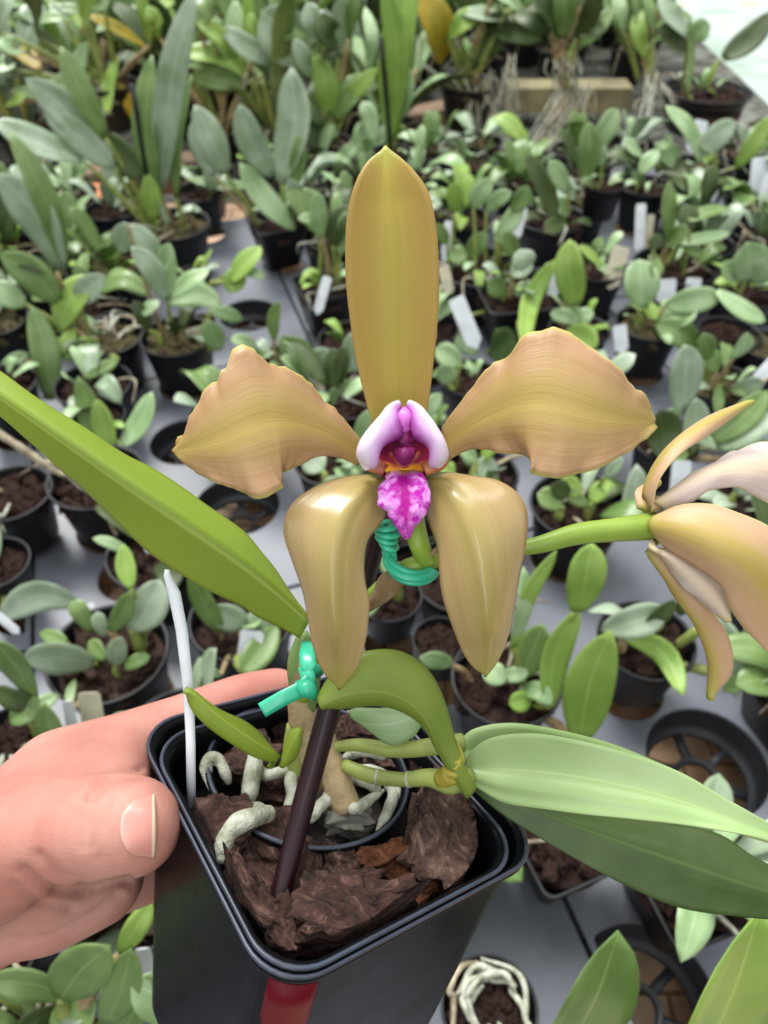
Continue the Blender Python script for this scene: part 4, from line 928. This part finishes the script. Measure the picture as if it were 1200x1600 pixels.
M_colp = simple('column_pink', (206, 112, 200), .4, (186, 76, 176), 200)
M_orange = simple('lip_fold_orange', (200, 130, 84), .45, (128, 20, 40), 200)
lobeb = lambda u, t: .0042*math.sin(math.pi*min(1, u*1.02))**.8*(.4+.6*math.sin(math.pi*min(1, t*.95+.05)))
outline('lip_side_lobe', [(618, 636, .1660), (606, 655, .1650), (588, 665, .164), (568, 680, .163), (558, 700, .163), (557, 713, .1635), (560, 720, .1645), (564, 726, .166)],
        [(624, 638, .1660), (625, 655, .1640), (628, 668, .163), (627, 682, .162), (610, 692, .162), (594, 697, .1625), (578, 703, .1635), (566, 724, .166)], M_lobe, f1, lobeb, 26, 14, .0010)
outline('lip_side_lobe', [(644, 636, .1660), (655, 652, .1650), (672, 666, .164), (690, 680, .163), (699, 700, .163), (701, 712, .1635), (699, 719, .1645), (695, 725, .166)],
        [(637, 638, .1660), (641, 655, .1640), (641, 668, .163), (646, 684, .162), (658, 692, .162), (672, 697, .1625), (686, 703, .1635), (694, 722, .166)], M_lobe, f1, lobeb, 26, 14, .0010)
for s in (-1, 1):
    x = 632+s*44
    outline('lip_fold', [(x+s*22, 708, .1652), (x+s*25, 720, .1648), (x+s*16, 734, .1648), (x-s*10, 743, .165)], [(x+s*2, 704, .168), (x+s*6, 712, .168), (x-s*2, 722, .168), (x-s*18, 730, .167)], M_orange, f1, lambda u, t: .0012*bez(u), 12, 8, .0008)
outline('lip_throat', [(590, 668, .170), (568, 690, .172), (566, 712, .170), (584, 732, .167), (600, 746, .1655)], [(676, 668, .170), (696, 690, .172), (696, 712, .170), (678, 730, .167), (664, 746, .1655)], M_thr, f1, lambda u, t: -.005*bez(u)*(1-t*.6), 20, 16, .0008)
outline('lip_mid_lobe', [(605, 738, .167), (600, 750, .1645), (591, 768, .163), (592, 788, .1625), (606, 805, .1625), (618, 822, .163), (630, 834, .164)],
        [(660, 738, .167), (664, 748, .1645), (672, 764, .163), (672, 786, .1625), (664, 805, .1625), (652, 820, .163), (640, 835, .164)], M_midl, f1, lambda u, t: min(1, t*5)*(.0018*bez(u)-.0018*math.exp(-((u-.5)/.16)**2)*(1-t)+.0003*noise.noise(Vector((u*14, t*14, 2)))), 30, 24, .0011, .0012, 9)
cv = tube('column', [P(632, 644, .168), P(632, 665, .1655), P(632, 690, .1655), P(632, 714, .167)], [.0012, .0018, .0024, .0022], M_col, f1, 14, n=14)
tube('column_tip', [P(632, 641, .1655), P(632, 652, .1640), P(632, 672, .1645), P(632, 686, .167)], [.0010, .0018, .0014, .0008], M_colp, f1, 12, n=12)
tube('pollen_cap', [P(619, 703, .1645), P(632, 712, .1625), P(646, 703, .1645)], [.0008, .0022, .0008], M_col, f1, 12, n=12)
outline('stigma_lip', [(612, 706, .164), (632, 722, .1622), (652, 704, .164)], [(609, 712, .1645), (632, 732, .163), (656, 710, .1645)], M_orange, f1, lambda u, t: .0004*bez(u), 12, 5, .0006)
# flower two: seen from the side and back
f2 = new_flower('flower', [P(684, 880, .177), P(750, 862, .176), P(830, 854, .175), P(900, 835, .176), P(960, 828, .178), P(1022, 822, .181)], [.0015, .0016, .0019, .0025, .0028, .0033])
f2['label'] = 'second flower turned away at the right edge'
outline('dorsal_sepal', [(1012, 800, .182), (1008, 770, .181), (1024, 725, .180), (1052, 690, .180), (1090, 660, .182), (1130, 640, .184), (1165, 631, .187)],
        [(1016, 802, .180), (1020, 790, .177), (1030, 750, .175), (1060, 712, .175), (1100, 685, .178), (1135, 660, .182), (1167, 634, .187)], M_back, f2, lambda u, t: .002*bez(u), 26, 10, .0012)
outline('petal', [(1018, 800, .181), (1050, 765, .182), (1090, 735, .184), (1130, 715, .186), (1165, 697, .189), (1210, 692, .194), (1270, 700, .2)],
        [(1040, 800, .179), (1080, 785, .178), (1110, 766, .179), (1150, 762, .181), (1180, 775, .184), (1215, 792, .19), (1272, 780, .198)], M_back2, f2, lambda u, t: .0035*bez(u), 30, 14, .0011, .0012, 3)
outline('petal', [(995, 795, .184), (992, 770, .186), (1000, 760, .189), (1020, 750, .195)], [(1010, 805, .184), (1012, 790, .186), (1016, 775, .189), (1030, 760, .195)], M_back, f2, lambda u, t: .001*bez(u), 10, 6, .0011)
outline('lateral_sepal', [(1022, 806, .178), (1060, 790, .175), (1105, 787, .173), (1150, 800, .172), (1205, 825, .173), (1250, 870, .176), (1270, 950, .180), (1240, 1020, .184)],
        [(1020, 835, .178), (1045, 860, .175), (1085, 885, .173), (1125, 915, .172), (1140, 950, .173), (1165, 985, .176), (1195, 1015, .180), (1215, 1040, .184)], M_back, f2, lambda u, t: .006*bez(u)*math.sin(math.pi*min(1, t+.1)), 34, 16, .0013)
outline('lateral_sepal', [(1018, 846, .181), (1035, 880, .182), (1042, 905, .183), (1075, 945, .184), (1098, 980, .186), (1106, 1030, .187), (1104, 1086, .188)],
        [(1022, 850, .180), (1055, 885, .179), (1085, 930, .179), (1120, 965, .181), (1142, 1005, .183), (1142, 1055, .186), (1108, 1090, .188)], M_back, f2, lambda u, t: .0025*bez(u), 30, 12, .0013)
outline('lip', [(1018, 838, .179), (1040, 885, .178), (1070, 920, .177), (1100, 945, .177), (1124, 963, .178)],
        [(1040, 855, .177), (1080, 880, .176), (1115, 905, .176), (1138, 935, .177), (1136, 962, .178)], M_back2, f2, lambda u, t: .003*bez(u), 22, 12, .0011, .0008, 6)
# leaves of the orchid
def olf(nm, L, Rp, mat, b, n=36, m=16, th=.0014, label=None):
    o = outline(nm, L, Rp, mat, orchid, b, n, m, th)
    if label: o['label'] = label
    return o
vf = lambda a, r=.05: (lambda u, t: a*abs(2*u-1)**1.3*math.sin(math.pi*min(1, .08+t)))
olf('leaf', [(482, 950, .186), (440, 880, .183), (400, 832, .180), (330, 780, .177), (250, 725, .174), (190, 697, .171), (120, 655, .168), (60, 618, .166), (0, 580, .165), (-70, 540, .166)],
    [(486, 992, .184), (440, 972, .181), (400, 950, .178), (330, 915, .174), (250, 865, .171), (180, 805, .169), (110, 745, .167), (60, 700, .165), (0, 655, .164), (-80, 600, .166)], M_long,
    lambda u, t: -.0085*abs(2*(u+.06)-1)*math.sin(math.pi*min(1, .15+t*.8)), 44, 18, label='long green leaf slanting off to the left edge')
olf('leaf', [(745, 1230, .182), (728, 1200, .180), (712, 1155, .179), (695, 1095, .178), (668, 1045, .177), (622, 1016, .176), (562, 1020, .1755), (520, 1050, .1755), (497, 1085, .1755)],
    [(742, 1228, .184), (712, 1206, .184), (690, 1160, .184), (668, 1135, .182), (640, 1116, .180), (600, 1102, .178), (560, 1104, .1765), (530, 1108, .176), (502, 1104, .176)], M_fold,
    lambda u, t: .003*bez(u), 36, 14, label='folded leaf arching over the stems')
olf('leaf', [(640, 1105, .192), (600, 1106, .192), (560, 1106, .193), (548, 1108, .195)], [(662, 1125, .192), (645, 1152, .192), (605, 1163, .193), (560, 1120, .195)], LM['P'], lambda u, t: .001*bez(u), 14, 8)
olf('leaf', [(716, 1158, .197), (740, 1138, .198), (790, 1129, .199), (850, 1136, .200), (950, 1160, .202), (1050, 1200, .205)],
    [(722, 1190, .196), (760, 1200, .196), (820, 1205, .197), (880, 1215, .198), (960, 1230, .201), (1040, 1240, .205)], M_big, vf(.002), 24, 12)
olf('leaf', [(728, 1190, .190), (738, 1172, .188), (770, 1152, .186), (830, 1146, .183), (900, 1156, .180), (980, 1176, .178), (1060, 1205, .176), (1130, 1245, .174), (1200, 1285, .172), (1290, 1335, .171)],
    [(722, 1212, .190), (752, 1235, .187), (790, 1255, .184), (850, 1264, .180), (910, 1272, .177), (980, 1279, .175), (1060, 1288, .173), (1130, 1298, .171), (1200, 1312, .170), (1290, 1350, .171)], M_big,
    lambda u, t: (.0022*math.exp(-((u-.72)/.13)**2)*(1-t)-.0022*bez(u))*math.sin(math.pi*min(1, .1+t*.9)), 48, 24, label='broad pale leaf reaching to the right edge')
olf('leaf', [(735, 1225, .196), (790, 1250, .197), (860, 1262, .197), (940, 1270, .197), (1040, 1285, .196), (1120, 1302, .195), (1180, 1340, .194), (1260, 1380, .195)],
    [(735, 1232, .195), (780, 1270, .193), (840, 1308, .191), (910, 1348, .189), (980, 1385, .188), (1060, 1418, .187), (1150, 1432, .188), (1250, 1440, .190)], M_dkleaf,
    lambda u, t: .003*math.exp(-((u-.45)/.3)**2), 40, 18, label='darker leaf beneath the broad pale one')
olf('leaf', [(432, 1190, .196), (415, 1155, .194), (385, 1128, .191), (345, 1110, .188), (315, 1095, .186), (293, 1074, .185)],
    [(428, 1192, .193), (395, 1182, .190), (355, 1158, .187), (320, 1132, .185), (297, 1105, .184), (290, 1078, .185)], M_long, lambda u, t: .002*bez(u), 20, 10, label='short pointed young leaf over the left rim')
olf('leaf', [(442, 1195, .196), (444, 1165, .195), (455, 1140, .194), (468, 1138, .194)], [(446, 1198, .195), (462, 1185, .194), (472, 1160, .193), (470, 1142, .194)], M_long, lambda u, t: .001*bez(u), 12, 6)
olf('leaf', [(470, 1110, .202), (452, 1070, .200), (450, 1030, .199), (465, 990, .198)], [(492, 1110, .202), (500, 1070, .200), (498, 1030, .199), (480, 985, .198)], LM['G'], lambda u, t: .0015*bez(u), 14, 8)
# canes and bulbs
def node_cane(pts, r, mat, nodes, label=None):
    o = tube('cane', pts, r, mat, orchid, 12, n=30)
    for k in nodes:
        c = cr(pts, 30); i = int(k*29); a, b = c[i], c[i+1]
        rr = tube('node_ring', [a, b.lerp(a, .5)], [r[0]*1.2 if isinstance(r, list) else r*1.2]*2, M_root, o, 12, n=4)
    return o
node_cane([P(515, 1168, .200), P(560, 1164, .197), P(620, 1172, .194), P(680, 1166, .191), P(722, 1160, .193)], [.0012, .0017, .0020, .0023, .0024], M_stem, (.3, .55))
node_cane([P(538, 1196, .197), P(580, 1212, .193), P(630, 1218, .190), P(670, 1215, .187), P(705, 1222, .185), P(735, 1212, .188)], [.0017, .0020, .0018, .0022, .0030, .0022], M_stem, (.25, .45))
tube('cane', [P(690, 1218, .185), P(706, 1208, .182), P(712, 1185, .181), P(706, 1160, .181)], [.0024, .0026, .0022, .0014], simple('olive_stem', (168, 156, 62), .4, (150, 138, 50), 60), orchid, 12)
tube('pseudobulb', [P(540, 1262, .198), P(525, 1215, .198), P(512, 1170, .200), P(500, 1120, .203)], [.0042, .0036, .0030, .0026], M_sheath, orchid, 14, wob=.12)
tube('pseudobulb', [P(505, 1230, .203), P(480, 1150, .203), P(470, 1085, .202), P(476, 1030, .199)], [.0034, .0042, .0038, .0026], M_sheath, orchid, 14, wob=.15)
tube('pseudobulb', [P(465, 1215, .203), P(460, 1170, .203), P(458, 1130, .203)], [.002, .0032, .0018], M_stem, orchid, 12)
# silvery roots
RT = [([(330, 1235), (322, 1200), (330, 1186), (343, 1190), (352, 1208), (358, 1225)], .0017, .006), ([(388, 1262), (392, 1225), (398, 1188), (394, 1190)], .0021, .008), ([(398, 1188), (412, 1210), (440, 1206), (468, 1200), (490, 1190)], .0015, .004),
      ([(440, 1285), (456, 1245), (455, 1215), (472, 1195), (492, 1180)], .0015, .004), ([(346, 1350), (352, 1312), (372, 1288), (395, 1278), (418, 1272), (412, 1268)], .0024, .009), ([(418, 1272), (398, 1262), (380, 1278)], .0014, .006),
      ([(482, 1285), (498, 1262), (514, 1245), (522, 1225)], .0017, .005), ([(535, 1185), (565, 1172), (590, 1178), (600, 1190)], .0019, .006), ([(545, 1215), (575, 1222), (595, 1240)], .0017, .006),
      ([(590, 1300), (605, 1270), (614, 1240), (600, 1225)], .0014, .004), ([(540, 1235), (548, 1262), (570, 1255), (590, 1238)], .0015, .005), ([(555, 1275), (570, 1255), (600, 1235)], .0012, .004),
      ([(398, 1140), (402, 1122), (410, 1110)], .0019, .002), ([(540, 1108), (552, 1128), (562, 1148), (556, 1160)], .0013, .004), ([(300, 1160), (312, 1148), (320, 1144)], .0006, .003), ([(560, 1198), (590, 1205), (620, 1230), (612, 1262)], .0012, .005)]
for k, (pp, r, up) in enumerate(RT):
    pts = []
    for i, (x, y) in enumerate(pp):
        b = onplane(x, y, .006); arch = math.sin(math.pi*i/(len(pp)-1))
        pts.append(P(x, y, depth(b)-up*arch*.8-.0015))
    tube('root', pts, [r*.45, r*1.0, r*1.1, r, r*.9, r*.4], M_root, orchid, 12, n=26, wob=.22)

# ------------------------------------------------------------------ green ties
def ribbon(nm, pts, w, mat, parent, tws=0.0):
    c = cr(pts, 26); g = []
    for i, q in enumerate(c):
        tan = (c[min(i+1, 26)]-c[max(i-1, 0)]).normalized(); s = tan.cross(VF).normalized()
        s = Matrix.Rotation(tws*i/26, 3, tan) @ s
        g.append([q+s*(u*w/2) for u in (-1, -.4, .4, 1)])
    return sheet(nm, g, mat, parent, .0005)
tie1 = thing('plant_tie', 'green plastic tie knotted round the flower spike beside the magenta lip', 'tie', P(640, 890, .175))
def loop(nm, cx, cy, d, rx, ry, ang, a0, a1, w, parent, rot=0, dz=.003, n=14):
    pts = []
    for i in range(n):
        a = R(a0+(a1-a0)*i/(n-1)); x = rx*math.cos(a); y = ry*math.sin(a); pts.append(P(cx+x*math.cos(R(ang))-y*math.sin(R(ang)), cy+x*math.sin(R(ang))+y*math.cos(R(ang)), d-dz*math.sin(a)))
    return tube(nm, pts, w, M_tie, parent, 8, n=30, flat=.55)
loop('tie_loop', 642, 880, .174, 34, 22, 12, 10, 185, .0016, tie1)
loop('tie_loop', 645, 888, .1745, 31, 20, 8, 0, 175, .0016, tie1)
loop('tie_loop', 640, 872, .1745, 36, 20, 20, 20, 190, .0009, tie1)
tube('tie_strand', [P(607, 876, .175), P(604, 862, .173), P(610, 845, .172)], .0011, M_tie, tie1, 8)
tube('tie_strand', [P(614, 880, .175), P(612, 862, .174), P(606, 845, .172)], .0011, M_tie, tie1, 8)
for q, (x, y, r) in enumerate(((604, 822, 12), (606, 833, 13), (604, 842, 11), (608, 852, 9))):
    loop('knot_turn', x, y, .1715, r, 5, -12+q*14, 0, 360, .0012, tie1, n=12)
tie2 = thing('plant_tie', 'green plastic tie with loose tail round the stake near the hand', 'tie', P(480, 1060, .180))
ribbon('tie_band', [P(484, 1003, .186), P(480, 1025, .181), P(484, 1045, .179), P(495, 1050, .180), P(504, 1052, .183)], .0038, M_tie, tie2)
ribbon('tie_band', [P(476, 1040, .180), P(482, 1062, .178), P(486, 1088, .178)], .0034, M_tie, tie2)
ribbon('tie_tail', [P(486, 1062, .178), P(468, 1078, .176), P(440, 1092, .175), P(409, 1110, .175)], .0036, M_tie, tie2)
tube('knot_turn', [P(466, 1070, .178), P(480, 1076, .175), P(492, 1088, .177)], [.0012, .0022, .0012], M_tie, tie2, 8)

# ------------------------------------------------------------------ the hand
def skin_mat():
    t = NT('skin'); ob = t.coords()
    a = t.ramp(t.noise(38, 5, ob, .3), [(.3, (168, 110, 100)), (.5, (184, 132, 120)), (.72, (198, 152, 140))])
    fine = t.noise(900, 3, ob); w = t.noise(220, 4, t.mapping(ob, (1, 1, 3)), .6)
    t.base(t.mix(t.math('MULTIPLY', w, .4), a, (172, 104, 92))); t.bump(t.math('ADD', t.math('MULTIPLY', fine, .4), w), .25, .0006)
    t.set(Roughness=.55, Specular_IOR_Level=.25, Subsurface_Weight=.18, Subsurface_Scale=.006)
    t.b.inputs['Subsurface Radius'].default_value = (1.0, .35, .2); return t.m
M_skin = skin_mat()
def cap_chain(pts, V, F, seg=20):
    """overlapping balls and cones along a chain of (world point, radius)"""
    for k in range(len(pts)-1):
        (a, ra), (b, rb) = pts[k], pts[k+1]; n = max(2, int((b-a).length/.003))
        for i in range(n+1):
            c = a.lerp(b, i/n); r = ra+(rb-ra)*i/n; kk = len(V)
            for y in range(1, 8):
                th = math.pi*y/8
                for x in range(14):
                    ph = 2*math.pi*x/14; V.append(c+Vector((math.sin(th)*math.cos(ph), math.sin(th)*math.sin(ph), math.cos(th)))*r)
            V.append(c+Vector((0, 0, r))); V.append(c-Vector((0, 0, r))); tp = kk+98; bt_ = kk+99
            for y in range(6):
                for x in range(14): F.append((kk+y*14+x, kk+(y+1)*14+x, kk+(y+1)*14+(x+1) % 14, kk+y*14+(x+1) % 14))
            for x in range(14): F.append((tp, kk+x, kk+(x+1) % 14)); F.append((bt_, kk+84+(x+1) % 14, kk+84+x))
def pp(px, py, d, rpx): return (P(px, py, d), rpx/FPX*d)
HA = cT+cA*(-HS*RATIO-SHEAR*HS)+cB*(HS/RATIO)                # corner A in camera frame
def fw(s, h, off): return cw(HA+cA*s+cB*off-cN*h)            # along the back-left wall of the pot
V = []; F = []
thumb = [pp(-60, 1345, .190, 120), pp(20, 1318, .184, 100), pp(105, 1296, .179, 83), pp(160, 1292, .1775, 83), pp(206, 1291, .177, 80)]
cap_chain(thumb, V, F)
index = [pp(-120, 1370, .215, 130), pp(20, 1310, .212, 100), (fw(-.012, .0205, .0125), .0130), (fw(.005, .0165, .0110), .0112), (fw(.022, .0125, .0102), .0098), (fw(.040, .0085, .0100), .0088), (fw(.052, .0075, .0095), .0078)]
middle = [pp(-60, 1400, .225, 110), (fw(-.012, .038, .0125), .0130), (fw(.010, .036, .0105), .0102), (fw(.032, .034, .0098), .0092), (fw(.055, .033, .0092), .0080)]
ring = [pp(-60, 1430, .225, 105), (fw(-.012, .054, .0125), .0125), (fw(.010, .054, .0105), .0098), (fw(.032, .053, .0095), .0088), (fw(.050, .052, .0090), .0076)]
pinky = [pp(-70, 1440, .222, 95), (fw(-.010, .068, .0120), .0118), (fw(.010, .070, .0100), .0088), (fw(.026, .070, .0088), .0078), (fw(.040, .070, .0082), .0068)]
for ch in (index, middle, ring, pinky): cap_chain(ch, V, F)
cap_chain([pp(-60, 1345, .200, 125), pp(60, 1340, .202, 100), pp(110, 1300, .204, 88)], V, F)
ia = [index[0], index[1], index[2], index[3]]; ib = [pp(-60, 1345, .186, 119), pp(40, 1303, .1845, 94), pp(125, 1272, .184, 78), pp(182, 1246, .187, 54)]
for k in range(0, 9):
    w_ = k/8; cap_chain([(a[0].lerp(b_[0], w_)+(-VF)*.0012*math.sin(math.pi*w_), a[1]*(1-w_)+b_[1]*w_) for a, b_ in zip(ia, ib)], V, F)
cap_chain([pp(-60, 1410, .205, 100), pp(70, 1400, .206, 88), pp(150, 1372, .212, 76)], V, F)
cap_chain([pp(-320, 1480, .25, 150), pp(-180, 1430, .225, 140), pp(-60, 1380, .21, 135)], V, F)
cap_chain([pp(-700, 1640, .33, 140), pp(-320, 1480, .25, 150)], V, F)
tmp = mk('hand_tmp', V, F, None, None)
rm = tmp.modifiers.new('r', 'REMESH'); rm.mode = 'VOXEL'; rm.voxel_size = .0012; rm.use_smooth_shade = True
sm = tmp.modifiers.new('s', 'SMOOTH'); sm.factor = .5; sm.iterations = 34
bpy.context.view_layer.update()
hm = bpy.data.meshes.new_from_object(tmp.evaluated_get(bpy.context.evaluated_depsgraph_get())); bpy.data.objects.remove(tmp)
hm.name = 'hand'
# creases pressed into the skin: polylines on the photo, depth, width
CR = [([(150, 1245), (141, 1275), (142, 1310), (152, 1345)], .0005, 5), ([(131, 1262), (126, 1290), (130, 1325)], .0004, 5), ([(35, 1360), (70, 1388), (115, 1398), (160, 1388), (200, 1378)], .0011, 8), ([(20, 1385), (60, 1410), (110, 1418)], .0005, 8),
      ([(225, 1205), (190, 1208), (160, 1222), (140, 1245)], .0008, 8), ([(60, 1335), (90, 1365), (130, 1378)], .0005, 7), ([(0, 1470), (60, 1470), (130, 1440), (185, 1402)], .0008, 9), ([(182, 1250), (178, 1290), (186, 1340)], .0004, 6)]
segs = []
for pl, dp, wd in CR:
    c = cr([(x, y, 0) for x, y in pl], 12)
    for i in range(12): segs.append((c[i].x, c[i].y, c[i+1].x, c[i+1].y, dp, wd))
hm.update(); nrm = [v.normal.copy() for v in hm.vertices]
for v, nn in zip(hm.vertices, nrm):
    if nn.dot(VF) > .1: continue
    x, y = topx(v.co)
    if not (-20 < x < 260 and 1190 < y < 1500): continue
    best = {}
    for (x0, y0, x1, y1, dp, wd) in segs:
        if abs(x-x0) > 40 or abs(y-y0) > 40: continue
        dx, dy = x1-x0, y1-y0; t = max(0, min(1, ((x-x0)*dx+(y-y0)*dy)/(dx*dx+dy*dy+1e-6)))
        q = math.hypot(x-x0-t*dx, y-y0-t*dy); k = 1.6*dp*math.exp(-(q/wd)**2)
        best[dp] = max(best.get(dp, 0), k)
    if best: v.co -= nn*max(best.values())
hm.materials.clear(); hm.materials.append(M_skin)
hm.polygons.foreach_set('use_smooth', [True]*len(hm.polygons))
hand = thing('hand', 'bare left hand gripping the square black pot, thumb in front', 'hand', P(-60, 1380, .21))
for v in hm.vertices: v.co -= Vector(hand.location)
hb = bpy.data.objects.new('hand_skin', hm); COL.objects.link(hb); hb.parent = hand
# thumbnail laid on the thumb
bv = BVHTree.FromPolygons([v.co+Vector(hand.location) for v in hm.vertices], [tuple(p.vertices) for p in hm.polygons])
def nail_mat():
    t = NT('thumbnail'); uv = t.coords('UV'); sep = t.add('ShaderNodeSeparateXYZ'); t.link(uv, sep.inputs[0])
    col = t.ramp(sep.outputs[1], [(0, (222, 178, 168)), (.10, (204, 140, 130)), (.87, (200, 134, 126)), (.93, (222, 194, 172)), (1, (222, 198, 176))])
    t.base(col); return t.set(Roughness=.28, Subsurface_Weight=.1, Subsurface_Scale=.003)
g = []
for i in range(15):
    t_ = i/14; x = 190+52*t_; hw = 46+5*t_; cy = 1293-2*t_; row = []
    for j in range(13):
        u = 2*j/12-1; X = x+26*abs(u)**2.8*(1-t_)**1.3+(3*(1-u*u)*t_); Y = cy+u*hw
        vv = VX*((X-600)/FPX)+VD*((Y-800)/FPX)+VF; h = bv.ray_cast(O, vv.normalized())
        p = h[0] if h[0] else P(X, Y, .168)
        row.append(p+(-VF)*(.00045+.0006*t_*(1-abs(u)**3)-.0004*abs(u)**6))
    g.append(row)
sheet('thumbnail', g, nail_mat(), hand, .0006)
